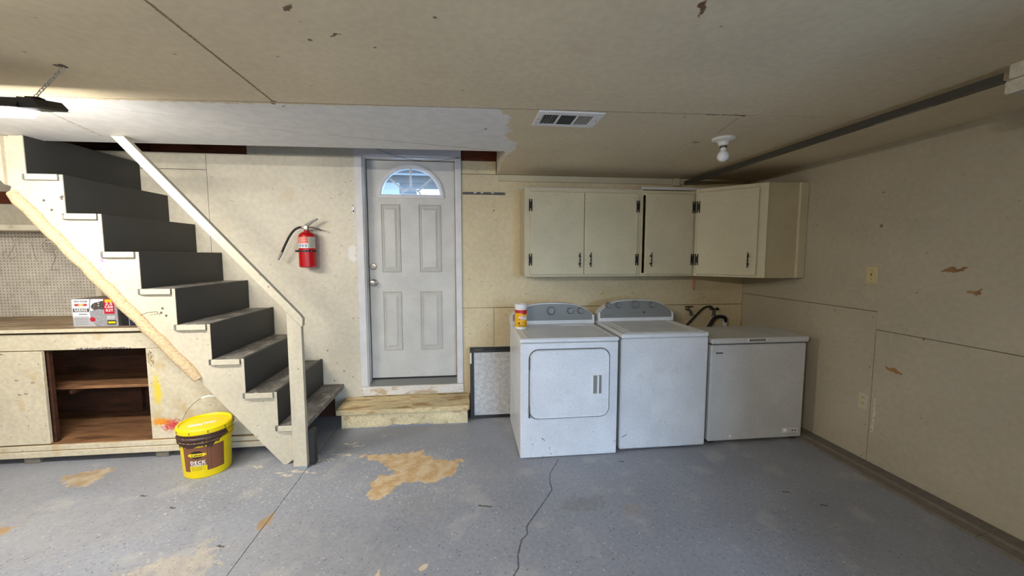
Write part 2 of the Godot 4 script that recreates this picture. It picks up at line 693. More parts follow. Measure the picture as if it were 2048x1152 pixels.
	patch(bw, pv([[-1.10, -1.57], [-1.03, -1.60], [-1.02, -1.47], [-1.05, -1.43], [-1.09, -1.48]], O, S), c8(232, 228, 218), c8(238, 234, 226), 0.85, 5.0, 3)
	for q in [[-1.62, -0.88, 0.3, 0.2], [-1.25, -0.52, 0.25, 0.18], [0.15, -0.5, 0.2, 0.25]]:
		patch(bw, pv([[q[0] - q[2], q[1]], [q[0], q[1] - q[3]], [q[0] + q[2], q[1]], [q[0], q[1] + q[3]]], O, S), c8(206, 186, 148), c8(222, 208, 176), 0.4, 26.0, 9, true)
	mat_img("wall_back_paint", bw, O.x, O.y, 6.3, 2.65, 0.55)
	var older: StandardMaterial3D = M.wall_back_paint.duplicate()   # older, yellower coat right of the door
	older.resource_name = "wall_back_older_paint"
	older.albedo_color = c8(255, 246, 222)
	M["wall_back_older_paint"] = older

	# right wall, laid by z from 0 to 3 m
	O = Vector2(0, -2.3)
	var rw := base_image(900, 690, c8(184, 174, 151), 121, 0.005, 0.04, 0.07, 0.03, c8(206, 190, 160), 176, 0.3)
	specks(rw, 110, 16, 0.5, 1.6, c8(120, 102, 80), 0.7)
	patch(rw, pv([[1.71, -1.425], [1.79, -1.435], [1.85, -1.45], [1.84, -1.42], [1.76, -1.41], [1.715, -1.412]], O, S), c8(122, 82, 46), c8(150, 108, 66), 0.95, 3.0, 31)
	patch(rw, pv([[1.84, -1.30], [1.88, -1.31], [1.91, -1.335], [1.905, -1.30], [1.86, -1.285]], O, S), c8(128, 92, 56), c8(160, 122, 80), 0.9, 4.0, 33)
	patch(rw, pv([[1.44, -0.745], [1.50, -0.75], [1.555, -0.735], [1.55, -0.722], [1.46, -0.73]], O, S), c8(150, 100, 56), c8(172, 124, 78), 0.95, 2.0, 35)
	for q in [[1.347, 1.938, 2.5], [1.35, 1.71, 4.5], [0.84, 1.75, 2.0], [1.0, 1.64, 1.5], [1.60, 1.27, 2.0], [1.345, 0.71, 2.0], [1.34, 1.07, 1.8], [1.345, 0.29, 1.8], [1.39, 0.27, 2.2], [0.95, 0.06, 2.0], [1.33, 0.05, 2.0], [1.05, 1.08, 1.8], [1.66, 0.98, 3.0]]:
		dot(rw, (Vector2(q[0], -q[1]) - O) * S, q[2] * 0.7, c8(112, 84, 56), 0.8)
	stroke(rw, lv([[1.395, -0.5], [1.40, -0.4], [1.39, -0.25]], O, S), 3.0, c8(236, 228, 212), 0.5, 1.0, 4)
	mat_img("wall_right_paint", rw, O.x, O.y, 3.0, 2.3, 0.6)

	# ceiling, x from -3.4 to 2.85, z from 0 to 2.7
	O = Vector2(-3.4, 0)
	var cl := base_image(1875, 810, c8(212, 196, 164), 141, 0.004, 0.04, 0.07, 0.03, c8(196, 178, 144), 178, 0.3)
	var wp := [[-3.5, seam_z(-3.5)], [-2.0, seam_z(-2.0) - 0.02], [-1.2, seam_z(-1.2) - 0.03], [0.177, 1.70], [0.198, 1.615], [0.246, 1.59], [0.234, 1.456], [0.272, 1.329], [0.235, 1.245], [0.29, 1.14], [0.35, 1.05], [0.345, 0.86], [0.28, 0.70], [-3.5, 0.6]]
	patch(cl, pv(wp, O, S), c8(226, 225, 223), c8(218, 217, 214), 0.93, 3.0, 41)
	specks(cl, 70, 17, 0.6, 2.0, c8(120, 98, 70), 0.7)
	stroke(cl, lv([[-2.019, 1.543], [-1.807, 1.46], [-1.605, 1.41], [-1.413, 1.311], [-1.154, 1.206]], O, S), 2.4, c8(242, 241, 238), 0.8, 0.8, 5)
	stroke(cl, lv([[-2.019, 1.537], [-1.807, 1.454], [-1.605, 1.404], [-1.413, 1.305], [-1.154, 1.20], [-1.0, 1.16]], O, S), 1.0, c8(150, 140, 122), 0.6, 0.8, 6)
	stroke(cl, lv([[-0.86, 1.13], [-0.795, 1.105], [-0.5, 1.03], [-0.277, 0.981], [0.278, 0.852]], O, S), 1.3, c8(112, 100, 82), 0.75, 0.5, 7)
	stroke(cl, lv([[-2.223, 1.434], [-2.195, 1.365], [-2.245, 1.173], [-2.298, 0.934]], O, S), 2.0, c8(150, 128, 100), 0.6, 1.2, 8)
	# torn paper, hook holes and cracks
	patch(cl, pv([[-0.555, 2.435], [-0.535, 2.432], [-0.525, 2.452], [-0.535, 2.465], [-0.552, 2.455]], O, S), c8(70, 56, 44), c8(130, 112, 88), 0.95, 3.0, 51)
	patch(cl, pv([[-0.47, 2.29], [-0.44, 2.315], [-0.42, 2.32], [-0.45, 2.325]], O, S), c8(70, 56, 44), c8(100, 84, 64), 0.9, 1.5, 52)
	patch(cl, pv([[0.70, 2.60], [0.72, 2.58], [0.745, 2.55], [0.73, 2.60], [0.71, 2.64]], O, S), c8(96, 62, 36), c8(120, 84, 54), 0.9, 2.0, 53)
	for q in [[-0.94, 1.66, 4.0], [-0.955, 1.63, 3.0], [-0.92, 1.60, 2.0], [-0.542, 2.269, 2.2], [-0.094, 2.453, 1.8], [-0.326, 2.242, 1.6], [-1.62, 1.955, 4.0], [-1.60, 1.965, 2.5], [0.12, 1.35, 2.6], [-2.6, 1.46, 2.5], [-2.25, 1.5, 2.0]]:
		dot(cl, (Vector2(q[0], q[1]) - O) * S, q[2], c8(92, 72, 50), 0.85)
	stroke(cl, lv([[1.30, 1.73], [1.45, 1.742], [1.52, 1.735]], O, S), 3.5, c8(84, 66, 46), 0.8, 1.0, 9)
	stroke(cl, lv([[1.50, 1.70], [1.54, 1.50], [1.56, 1.42]], O, S), 1.4, c8(130, 110, 80), 0.7, 1.0, 10)
	stroke(cl, lv([[1.545, 1.20], [1.55, 1.05], [1.56, 0.90], [1.58, 0.73]], O, S), 2.0, c8(226, 214, 188), 0.7, 1.0, 11)
	patch(cl, pv([[1.51, 1.20], [1.56, 1.21], [1.565, 1.25], [1.53, 1.26], [1.50, 1.23]], O, S), c8(232, 220, 196), c8(120, 98, 70), 0.8, 4.0, 55)
	stroke(cl, lv([[0.3, 0.18], [1.0, 0.20], [1.7, 0.19], [2.4, 0.2]], O, S), 1.2, c8(140, 118, 84), 0.6, 0.6, 12)
	# dark lines painted along the open sheet joints in place of gap shade
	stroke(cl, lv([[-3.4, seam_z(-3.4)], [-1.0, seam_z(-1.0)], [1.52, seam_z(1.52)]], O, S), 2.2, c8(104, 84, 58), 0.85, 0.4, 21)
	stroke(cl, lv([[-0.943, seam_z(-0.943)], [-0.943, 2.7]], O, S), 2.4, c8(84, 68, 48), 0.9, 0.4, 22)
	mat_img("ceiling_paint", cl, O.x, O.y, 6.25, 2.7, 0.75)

	# floor, x from -3.5 to 2.85, z from 0 to 2.9: grey coating, chips, worn patches, crack
	S = 320.0
	O = Vector2(-3.5, 0)
	var fl := base_image(2032, 928, c8(146, 149, 156), 161, 0.004, 0.07, 0.10, 0.05, c8(178, 176, 172), 158, 0.45)
	R.seed = 77
	for i in 15000:
		var p := Vector2(R.randf() * 2032, R.randf() * 928)
		var z := p.y / S
		var x := p.x / S - 3.5
		if R.randf() > clampf((z - 0.75) * 1.1, 0.05, 1.0) or (x > 1.9 and R.randf() < 0.75):
			continue
		var w := R.randf()
		dot(fl, p, R.randf_range(0.25, 1.0), c8(236, 238, 240) if w < 0.36 else c8(52, 54, 58), R.randf_range(0.5, 0.95))
	for q in [[-1.0, 1.95, 0.8, 0.5], [-2.3, 1.5, 0.7, 0.35], [-0.3, 1.45, 0.35, 0.2], [-2.9, 1.3, 0.5, 0.3], [0.2, 1.2, 0.5, 0.12]]:
		patch(fl, pv([[q[0] - q[2], q[1]], [q[0], q[1] - q[3]], [q[0] + q[2], q[1]], [q[0], q[1] + q[3]]], O, S), c8(176, 164, 146), c8(168, 166, 164), 0.35, 40.0, 60, true)
	var tan1 := c8(196, 160, 112)
	var tan2 := c8(214, 190, 150)
	patch(fl, pv([[-0.853, 0.814], [-0.649, 0.815], [-0.538, 0.828], [-0.441, 0.816], [-0.335, 0.778], [-0.349, 0.849], [-0.232, 0.945], [0.026, 0.975], [-0.07, 0.993], [-0.093, 1.144], [-0.155, 1.192], [-0.238, 1.26], [-0.319, 1.217], [-0.442, 1.229], [-0.5, 1.32], [-0.571, 1.411], [-0.625, 1.368], [-0.645, 1.206], [-0.616, 1.121], [-0.509, 1.115], [-0.607, 0.969], [-0.78, 0.849]], O, S), tan1, tan2, 0.95, 6.0, 61)
	patch(fl, pv([[-2.617, 1.012], [-2.487, 1.044], [-2.496, 0.926], [-2.483, 0.807], [-2.612, 0.805], [-2.73, 0.869], [-2.767, 0.895]], O, S), c8(172, 144, 106), c8(196, 178, 150), 0.8, 7.0, 62)
	patch(fl, pv([[-2.515, 1.489], [-2.506, 1.452], [-2.524, 1.409], [-2.70, 1.40], [-2.75, 1.45]], O, S), c8(168, 136, 100), c8(180, 150, 116), 0.9, 4.0, 63)
	patch(fl, pv([[-1.176, 1.575], [-1.142, 1.607], [-1.122, 1.54], [-1.134, 1.437], [-1.15, 1.449], [-1.187, 1.532]], O, S), c8(160, 132, 98), c8(168, 140, 106), 0.95, 2.0, 64)
	patch(fl, pv([[-1.664, 1.854], [-1.565, 1.783], [-1.403, 1.752], [-1.411, 1.664], [-1.368, 1.612], [-1.348, 1.689], [-1.233, 1.805], [-1.266, 1.95], [-1.6, 2.0]], O, S), c8(206, 178, 130), c8(190, 180, 164), 0.75, 12.0, 65, true)
	patch(fl, pv([[-0.256, 1.973], [-0.218, 1.946], [-0.199, 1.942], [-0.204, 1.97], [-0.237, 1.987]], O, S), c8(216, 198, 168), tan2, 0.9, 2.0, 66)
	patch(fl, pv([[-0.455, 2.02], [-0.439, 1.958], [-0.429, 1.959], [-0.426, 2.02]], O, S), c8(210, 192, 160), tan2, 0.9, 2.0, 67)
	patch(fl, pv([[0.923, 1.615], [0.997, 1.589], [1.023, 1.673], [0.959, 1.712], [0.91, 1.683]], O, S), c8(176, 146, 110), c8(160, 148, 136), 0.7, 5.0, 68, true)
	patch(fl, pv([[0.52, 1.54], [0.70, 1.50], [0.84, 1.50], [0.80, 1.60], [0.62, 1.66]], O, S), c8(112, 108, 100), c8(124, 122, 118), 0.3, 12.0, 69)
	for q in [[-0.95, 0.62], [-0.88, 0.66], [-1.0, 0.78], [-1.05, 0.85], [-0.93, 0.80], [-1.2, 1.0], [-1.1, 1.02], [-1.32, 1.0], [-1.26, 1.04], [-1.5, 0.9]]:
		patch(fl, pv([[q[0] - 0.05, q[1]], [q[0], q[1] - 0.015], [q[0] + 0.06, q[1] - 0.005], [q[0] + 0.02, q[1] + 0.015]], O, S), c8(214, 204, 184), c8(200, 190, 170), 0.85, 5.0, int(q[0] * 100))
	specks(fl, 900, 91, 0.6, 1.8, c8(222, 218, 208), 0.7, Rect2((Vector2(-1.9, 0.7) - O) * S, Vector2(1.9, 0.75) * S))
	specks(fl, 700, 92, 0.5, 1.4, c8(110, 104, 98), 0.5, Rect2((Vector2(-3.4, 0.7) - O) * S, Vector2(2.2, 1.3) * S))
	stroke(fl, lv([[0.662, 1.04], [0.557, 1.231], [0.536, 1.331]], O, S), 1.1, c8(58, 58, 60), 0.9, 0.6, 13)
	stroke(fl, lv([[0.536, 1.331], [0.531, 1.416], [0.452, 1.536], [0.317, 1.737], [0.313, 1.796], [0.274, 1.838], [0.242, 1.94], [0.235, 2.02], [0.205, 2.067], [0.19, 2.3]], O, S), 1.4, c8(52, 52, 54), 0.95, 0.5, 14)
	for q in [[0.06, 1.52], [0.10, 1.53], [1.10, 1.12], [-1.78, 1.33], [-1.30, 1.70], [-2.05, 1.18], [2.0, 1.6], [2.12, 1.75]]:
		stroke(fl, lv([[q[0], q[1]], [q[0] + 0.03, q[1] + 0.012]], O, S), 3.0, c8(56, 54, 52), 0.85, 0.8, 15)
	var fm := mat_img("floor_coating", fl, O.x, O.y, 6.35, 2.9, 0.5)
	fm.metallic_specular = 0.4

	# bench front: cream with spray paint test marks, x from -3.4 to -1.4, y from 1.0 to 0
	O = Vector2(-3.4, -1.0)
	S = 300.0
	var bf := base_image(600, 300, c8(208, 197, 170), 181, 0.008, 0.06, 0.08, 0.05, c8(190, 162, 114), 156, 0.5)
	specks(bf, 130, 18, 0.5, 1.6, c8(96, 78, 58), 0.75)
	for i in 400:
		var e := Vector2(R.randfn(0, 1), R.randfn(0, 1))
		dot(bf, (Vector2(-2.295 + e.x * 0.014, -0.50 + e.y * 0.06) - O) * S, 2.0, c8(240, 206, 40), 0.16)
		dot(bf, (Vector2(-2.285 + e.x * 0.03, -0.265 + e.y * 0.012) - O) * S, 2.0, c8(236, 150, 40), 0.16)
		dot(bf, (Vector2(-2.21 + e.x * 0.035, -0.235 + e.y * 0.022) - O) * S, 2.0, c8(206, 52, 60), 0.16)
	for i in 22:
		var p := (Vector2(-2.34 + R.randf() * 0.035, -0.81 + R.randf() * 0.1) - O) * S
		stroke(bf, [p, p + Vector2(R.randf_range(-2, 2), R.randf_range(1, 4))], 1.2, c8(70, 60, 50), 0.8)
	stroke(bf, lv([[-2.8, -0.832], [-2.6, -0.835], [-2.45, -0.832]], O, S), 2.4, c8(76, 74, 84), 0.85, 1.2, 16)
	for q in [[-3.20, 0.62], [-3.15, 0.52], [-3.19, 0.515], [-3.10, 0.60], [-3.28, 0.81]]:
		stroke(bf, lv([[q[0], -q[1]], [q[0] + 0.02, -q[1] + 0.004]], O, S), 2.0, c8(110, 98, 82), 0.7, 0.6, 17)
	mat_img("bench_paint", bf, O.x, O.y, 2.0, 1.0, 0.6)
	# stair side: cream with nail heads and a purple paint run
	O = Vector2(-3.4, -2.3)
	var st := base_image(660, 690, c8(200, 191, 168), 191, 0.008, 0.05, 0.08, 0.04, c8(206, 190, 158), 164, 0.4)
	specks(st, 230, 19, 0.5, 1.6, c8(96, 84, 70), 0.75)
	for q in [[-2.60, 1.88], [-2.59, 1.87], [-2.585, 1.885], [-2.05, 1.15], [-2.06, 1.12], [-2.03, 1.10], [-2.66, 1.80], [-2.70, 1.86]]:
		dot(st, (Vector2(q[0], -q[1]) - O) * S, 2.4, c8(70, 66, 64), 0.9)
	patch(st, pv([[-2.402, -1.50], [-2.380, -1.50], [-2.385, -1.45], [-2.405, -1.41], [-2.425, -1.40]], O, S), c8(150, 120, 190), c8(186, 166, 206), 0.75, 3.0, 71)
	mat_img("stair_paint", st, O.x, O.y, 2.2, 2.3, 0.6)


# ------------------------------------------------------------------ room shell
func build_shell() -> void:
	var fl := setting("floor", "grey coated concrete floor with chips, worn tan patches and a crack")
	part(fl, "slab", G.new().bb(XL - 0.15, -1.143, -0.12, 0, -0.15, ZF + 0.15), M.floor_coating)
	part(fl, "slab", G.new().bb(-1.139, XR + 0.15, -0.12, 0, -0.15, ZF + 0.15), M.floor_coating)
	part(fl, "joint_shade_strip", G.new().bb(-1.146, -1.136, -0.12, -0.012, -0.1, ZF), M.black)  # black strip standing in for shade at the bottom of the floor joint

	# back wall: framing slab with the door hole, then sheet panels with open joints
	var wb := setting("wall_back", "cream painted back wall of sheet panels")
	var core := G.new()
	core.bb(XL - 0.15, -0.945, 0, 3.0, -0.15, -0.013)
	core.bb(-0.095, XR + 0.15, 0, 3.0, -0.15, -0.013)
	core.bb(-0.945, -0.095, 2.44, 3.0, -0.15, -0.013)
	core.bb(-0.945, -0.095, 0, 0.24, -0.15, -0.013)
	part(wb, "framing", core, M.wood_dark)
	for r in [[XL, -2.253, 0.0, 2.250], [XL, -2.253, 2.254, 2.392], [-2.250, -0.955, 0.0, 2.392], [-1.915, -0.985, 2.394, 2.7],
			[-0.075, 0.255, 0.0, 1.0], [0.258, XR, 0.0, 0.998], [-0.075, XR, 1.003, 2.264], [-0.075, 0.281, 2.268, 2.388], [-0.98, -0.07, 0.0, 0.21]]:
		part(wb, "panel", G.new().bb(r[0], r[1], r[2], r[3], -0.0125, 0.0, 0.0015), M.wall_back_paint if r[1] < -0.5 else M.wall_back_older_paint)
	part(wb, "header_board", G.new().bb(-0.06, 0.284, 2.392, 2.62, -0.0125, 0.004), M.wood_red)
	part(wb, "header_board", G.new().bb(-2.69, -1.92, 2.400, 2.62, -0.0125, 0.002), M.wood_red)
	part(wb, "header_board", G.new().bb(XL, -2.70, 2.396, 2.62, -0.0125, 0.01), M.wood_dark)

	# right wall with sheet panels, stopping above the footing
	var wr := setting("wall_right", "cream painted right wall of large sheet panels")
	part(wr, "framing", G.new().bb(XR + 0.013, XR + 0.15, -0.02, 2.5, -0.15, ZF + 0.15), M.wood_dark)
	var upper := PackedVector2Array([Vector2(0.0, 1.117), Vector2(1.368, 1.117), Vector2(1.368, 0.990), Vector2(ZF, 0.990), Vector2(ZF, CEIL), Vector2(0.0, CEIL)])
	part(wr, "panel", G.new().ext(upper, Vector3(XR, 0, 0), Vector3(0, 0, 1), Vector3.UP, -0.0125, 0.0), M.wall_right_paint)
	for r in [[0.0, 1.366, 0.018, 1.113], [1.370, ZF, 0.018, 0.986]]:
		part(wr, "panel", G.new().bb(XR, XR + 0.0125, r[2], r[3], r[0], r[1], 0.0015), M.wall_right_paint)
	# sloping concrete footing along the right wall
	var bs := setting("baseboard_right", "rough concrete footing along the right wall")
	var cv := PackedVector2Array([Vector2(XR + 0.013, 0), Vector2(XR - 0.165, 0), Vector2(XR - 0.150, 0.012), Vector2(XR - 0.10, 0.020), Vector2(XR - 0.085, 0.030), Vector2(XR + 0.013, 0.034)])
	for k in 6:
		var z0 := 0.0 + k * 1.05
		part(bs, "footing_stretch", G.new().ext(cv, Vector3(0, 0, z0), Vector3.RIGHT, Vector3.UP, 0.0, 1.048), M.concrete)

	var wl := setting("wall_left", "cream painted left wall out of view")
	part(wl, "panel", G.new().bb(XL - 0.15, XL, -0.02, 2.5, -0.15, ZF + 0.15), M.cream)
	# front wall with the garage opening
	var wf := setting("wall_front", "bare brown timber front wall with the open garage doorway")
	part(wf, "panel", G.new().bb(XL - 0.15, 0.9, -0.02, 2.5, ZF, ZF + 0.15), M.wood_dark)
	part(wf, "panel", G.new().bb(2.3, XR + 0.15, -0.02, 2.5, ZF, ZF + 0.15), M.wood_dark)
	part(wf, "panel", G.new().bb(0.9, 2.3, 2.05, 2.5, ZF, ZF + 0.15), M.wood_dark)
	# unseen wall added behind the viewer to keep daylight off the right side
	var wi := setting("wall_daylight_blocker", "unseen brown wall added to block daylight from the right side")
	part(wi, "panel", G.new().bb(1.62, XR, 0.0, CEIL - 0.001, 3.45, 3.57), M.wood_dark)

	# ceiling sheets with open seams under a joist deck; stair opening in the rear left
	var ce := setting("ceiling", "painted sheet ceiling with seams, cracks and a repainted white strip")
	var dn := Vector3(0, 0, 1)
	var a := PackedVector2Array([Vector2(XL, lip_z(XL)), Vector2(0.286, lip_z(0.286)), Vector2(0.286, 0.0), Vector2(XR, 0.0), Vector2(XR, seam_z(XR)), Vector2(1.6, seam_z(1.6)),
			Vector2(0.7005, seam_z(0.7005)), Vector2(0.7005, 1.66), Vector2(0.7005, 1.50), Vector2(0.415, 1.50), Vector2(0.415, 1.66), Vector2(0.70, 1.66), Vector2(0.70, seam_z(0.70)), Vector2(XL, seam_z(XL))])
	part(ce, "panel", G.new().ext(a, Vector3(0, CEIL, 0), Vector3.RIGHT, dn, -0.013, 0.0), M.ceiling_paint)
	var e := 0.007
	var b := PackedVector2Array([Vector2(XL, seam_z(XL) + e), Vector2(-0.945, seam_z(-0.945) + e), Vector2(-0.945, ZF), Vector2(XL, ZF)])
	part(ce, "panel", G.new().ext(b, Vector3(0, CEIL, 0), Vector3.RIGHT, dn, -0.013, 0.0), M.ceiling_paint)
	var c := PackedVector2Array([Vector2(-0.940, seam_z(-0.94) + e), Vector2(1.6, seam_z(1.6) + e * 0.6), Vector2(XR, seam_z(XR)), Vector2(XR, ZF), Vector2(-0.940, ZF)])
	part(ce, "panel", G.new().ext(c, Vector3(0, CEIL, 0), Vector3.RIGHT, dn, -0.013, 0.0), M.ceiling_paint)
	var deck := PackedVector2Array([Vector2(XL - 0.15, lip_z(XL) + 0.03), Vector2(0.30, lip_z(0.3) + 0.03), Vector2(0.30, -0.013), Vector2(XR + 0.15, -0.013), Vector2(XR + 0.15, ZF + 0.15),
			Vector2(0.7005, ZF + 0.15), Vector2(0.7005, 1.66), Vector2(0.7005, 1.50), Vector2(0.415, 1.50), Vector2(0.415, 1.66), Vector2(0.70, 1.66), Vector2(0.70, ZF + 0.15), Vector2(XL - 0.15, ZF + 0.15)])
	part(ce, "joist_deck", G.new().ext(deck, Vector3(0, CEIL + 0.0135, 0), Vector3.RIGHT, dn, -0.24, 0.0), M.wood_dark)
	# lining of the stair opening: right cheek and the dark stairwell above
	part(ce, "cheek_board", G.new().bb(0.2865, 0.2995, CEIL, 2.52, 0.0, lip_z(0.286) - 0.002), M.cream)
	var well := G.new()
	well.bb(XL - 0.15, 0.45, 3.0, 3.1, -0.15, 1.0)
	well.bb(XL - 0.15, 0.45, 2.53, 3.0, lip_z(0) + 0.05, 1.0)
	well.bb(0.302, 0.45, 2.53, 3.0, -0.013, 0.9)
	well.bb(XL - 0.15, XL, 2.5, 3.0, -0.013, 0.9)
	part(ce, "stairwell_lining", well, M.wood_dark)


# ------------------------------------------------------------------ entry door
func raised_panel(g: G, x0: float, x1: float, y0: float, y1: float, z: float) -> void:
	# beaded frame, sunk channel and raised field
	var w := [0.0, 0.006, 0.014, 0.022, 0.030, 0.052]
	var h := [0.0, 0.010, 0.001, 0.006, 0.0, 0.012]
	for k in 5:
		var a: float = w[k]
		var b: float = w[k + 1]
		var za: float = z + h[k]
		var zb: float = z + h[k + 1]
		var o := [Vector3(x0 + a, y0 + a, za), Vector3(x1 - a, y0 + a, za), Vector3(x1 - a, y1 - a, za), Vector3(x0 + a, y1 - a, za)]
		var i := [Vector3(x0 + b, y0 + b, zb), Vector3(x1 - b, y0 + b, zb), Vector3(x1 - b, y1 - b, zb), Vector3(x0 + b, y1 - b, zb)]
		for q in 4:
			g.out([o[q], o[(q + 1) % 4], i[(q + 1) % 4], i[q]], Vector3(0, 0, 1))
	g.out([Vector3(x0 + 0.052, y0 + 0.052, z + 0.012), Vector3(x1 - 0.052, y0 + 0.052, z + 0.012), Vector3(x1 - 0.052, y1 - 0.052, z + 0.012), Vector3(x0 + 0.052, y1 - 0.052, z + 0.012)], Vector3(0, 0, 1))


func build_door() -> void:
	var d := setting("door_1", "light grey steel entry door with a half round window and four raised panels")
	var z := -0.10
	var x0 := -0.924
	var x1 := -0.112
	# slab: lower leaf and upper leaf cut for the half round light
	var slab := G.new()
	slab.bb(x0, x1, 0.312, 2.062, z - 0.044, z, 0.002)
	var cx := -0.522
	var up := PackedVector2Array([Vector2(x0, 2.062), Vector2(cx - 0.285, 2.062)])
	for i in 33:
		var a := PI - PI * i / 32.0
		up.append(Vector2(cx + 0.285 * cos(a), 2.062 + 0.262 * sin(a)))
	up.append_array(PackedVector2Array([Vector2(x1, 2.062), Vector2(x1, 2.392), Vector2(x0, 2.392)]))
	slab.ext(up, Vector3(0, 0, z), Vector3.RIGHT, Vector3.UP, -0.044, 0.0)
	var leaf := part(d, "door_slab", slab, M.door_paint)
	for r in [[-0.806, -0.626, 1.343, 1.988], [-0.456, -0.244, 1.343, 1.988], [-0.806, -0.628, 0.583, 1.158], [-0.456, -0.246, 0.583, 1.158]]:
		var g := G.new()
		raised_panel(g, r[0], r[1], r[2], r[3], z + 0.0005)
		part(leaf, "raised_panel", g, M.door_paint)
	# half round window frame, glass, bars
	var fr := G.new()
	var prof := [[0.312, 0.291, 0.0], [0.312, 0.291, 0.010], [0.303, 0.282, 0.016], [0.286, 0.264, 0.016], [0.280, 0.258, 0.008], [0.272, 0.250, 0.006], [0.268, 0.246, -0.02]]
	var rows := []
	for q in prof:
		var line := []
		for i in 41:
			var a := PI * i / 40.0
			line.append(Vector3(cx + q[0] * cos(a), 2.072 + q[1] * sin(a), z + q[2]))
		rows.append(line)
	for r in rows.size() - 1:
		for i in 40:
			var mid: Vector3 = (rows[r][i] + rows[r + 1][i + 1]) / 2
			var dir := Vector3(0, 0, 1)
			if r == 0:
				dir = mid - Vector3(cx, 2.072, mid.z)
			elif r == rows.size() - 2:
				dir = Vector3(cx, 2.072, mid.z) - mid
			fr.out([rows[r][i], rows[r + 1][i], rows[r + 1][i + 1], rows[r][i + 1]], dir)
	fr.bb(cx - 0.312, cx + 0.312, 2.046, 2.072, z, z + 0.014, 0.004)
	fr.bb(cx - 0.285, cx + 0.285, 2.066, 2.082, z - 0.02, z + 0.009, 0.003)
	var frame := part(leaf, "fanlight_frame", fr, M.white_paint, "white half round window frame")
	var pane := PackedVector2Array()
	for i in 33:
		var a := PI * i / 32.0
		pane.append(Vector2(cx + 0.272 * cos(a), 2.074 + 0.252 * sin(a)))
	part(frame, "glass_pane", G.new().ext(pane, Vector3(0, 0, z - 0.014), Vector3.RIGHT, Vector3.UP, 0.0, 0.003), M.pane_glass, "clear window glass")
	var hub := []
	for i in 17:
		var a := PI * i / 16.0
		hub.append(Vector3(cx + 0.088 * cos(a), 2.078 + 0.055 * sin(a), z - 0.002))
	part(frame, "hub_bar", G.new().tube(hub, 0.008, 6), M.white_paint)
	for a in [0.73, PI / 2, PI - 0.73]:
		part(frame, "spoke_bar", G.new().tube([Vector3(cx + 0.088 * cos(a), 2.078 + 0.055 * sin(a), z - 0.002), Vector3(cx + 0.274 * cos(a), 2.074 + 0.252 * sin(a), z - 0.002)], 0.009, 6), M.white_paint)
	# knob and deadbolt
	var kb := Basis(Vector3.RIGHT, PI / 2)
	var bolt := part(leaf, "deadbolt", G.new().lathe([Vector2(0.031, 0), Vector2(0.031, 0.006), Vector2(0.026, 0.012), Vector2(0.018, 0.013), Vector2(0.017, 0.016), Vector2(0.0, 0.016)], Vector3(-0.888, 1.398, z), 24, 0, TAU, kb), M.nickel, "brushed metal deadbolt")
	part(bolt, "thumb_turn", G.new().bb(-0.901, -0.875, 1.394, 1.402, z + 0.015, z + 0.030, 0.002), M.nickel)
	part(leaf, "door_knob", G.new().lathe([Vector2(0.033, 0), Vector2(0.033, 0.005), Vector2(0.026, 0.012), Vector2(0.013, 0.016), Vector2(0.012, 0.030), Vector2(0.022, 0.036), Vector2(0.029, 0.046), Vector2(0.029, 0.056), Vector2(0.022, 0.064), Vector2(0.008, 0.067), Vector2(0.0, 0.067)], Vector3(-0.886, 1.246, z), 24, 0, TAU, kb), M.nickel, "brushed metal door knob")
	# jambs, stops, threshold, casing
	var jm := G.new()
	jm.bb(-0.945, -0.930, 0.262, 2.412, -0.15, 0.002)
	jm.bb(-0.105, -0.090, 0.262, 2.412, -0.15, 0.002)
	jm.bb(-0.945, -0.090, 2.398, 2.412, -0.15, 0.002)
	part(d, "jamb", jm, M.white_paint)
	var gasket := G.new()
	gasket.bb(-0.930, -0.925, 0.30, 2.398, -0.14, -0.103)
	gasket.bb(-0.111, -0.105, 0.30, 2.398, -0.14, -0.103)
	gasket.bb(-0.930, -0.105, 2.393, 2.398, -0.14, -0.103)
	gasket.bb(-0.924, -0.112, 0.298, 0.312, -0.14, -0.106)
	part(d, "weather_seal", gasket, M.black)
	part(d, "threshold", G.new().ext(PackedVector2Array([Vector2(0.012, 0.262), Vector2(0.012, 0.268), Vector2(-0.09, 0.296), Vector2(-0.15, 0.298), Vector2(-0.15, 0.262)]), Vector3(-0.930, 0, 0), Vector3(0, 0, 1), Vector3.UP, -0.825, 0.0), M.grey_plastic, "grey sloping threshold")
	part(d, "casing", G.new().bb(-1.005, -0.938, 0.266, 2.412, 0.0005, 0.018, 0.004), M.white_paint)
	part(d, "casing", G.new().bb(-0.098, -0.046, 0.266, 2.412, 0.0005, 0.018, 0.004), M.white_paint)
	part(d, "casing", G.new().bb(-1.005, -0.046, 2.413, 2.475, 0.0005, 0.018, 0.004), M.white_paint)
	var sill := part(d, "sill_board", G.new().bb(-1.012, -0.044, 0.180, 0.264, 0.0005, 0.026, 0.003), M.sill_worn, "white board below the threshold, scuffed to brown")
	for q in [[-0.995, 0.236], [-0.99, 0.200], [-0.075, 0.236], [-0.062, 0.214], [-0.082, 0.212]]:
		part(sill, "nail_head", G.new().lathe([Vector2(0.004, 0), Vector2(0.003, 0.001), Vector2(0, 0.001)], Vector3(q[0], q[1], 0.026), 8, 0, TAU, Basis(Vector3.RIGHT, PI / 2)), M.dark_steel)

	# timber step below the door
	var s := thing("door_step", "worn cream wooden step on the floor below the grey door", "step", Vector3(-0.57, 0, 0.16))
	part(s, "riser_board", G.new().bb(-1.098, -0.006, 0.0, 0.127, 0.30, 0.328, 0.003), M.step_cream)
	part(s, "side_board", G.new().bb(-1.098, -1.07, 0.0, 0.127, 0.004, 0.299, 0.003), M.step_cream)
	part(s, "side_board", G.new().bb(-0.034, -0.006, 0.0, 0.127, 0.004, 0.299, 0.003), M.step_cream)
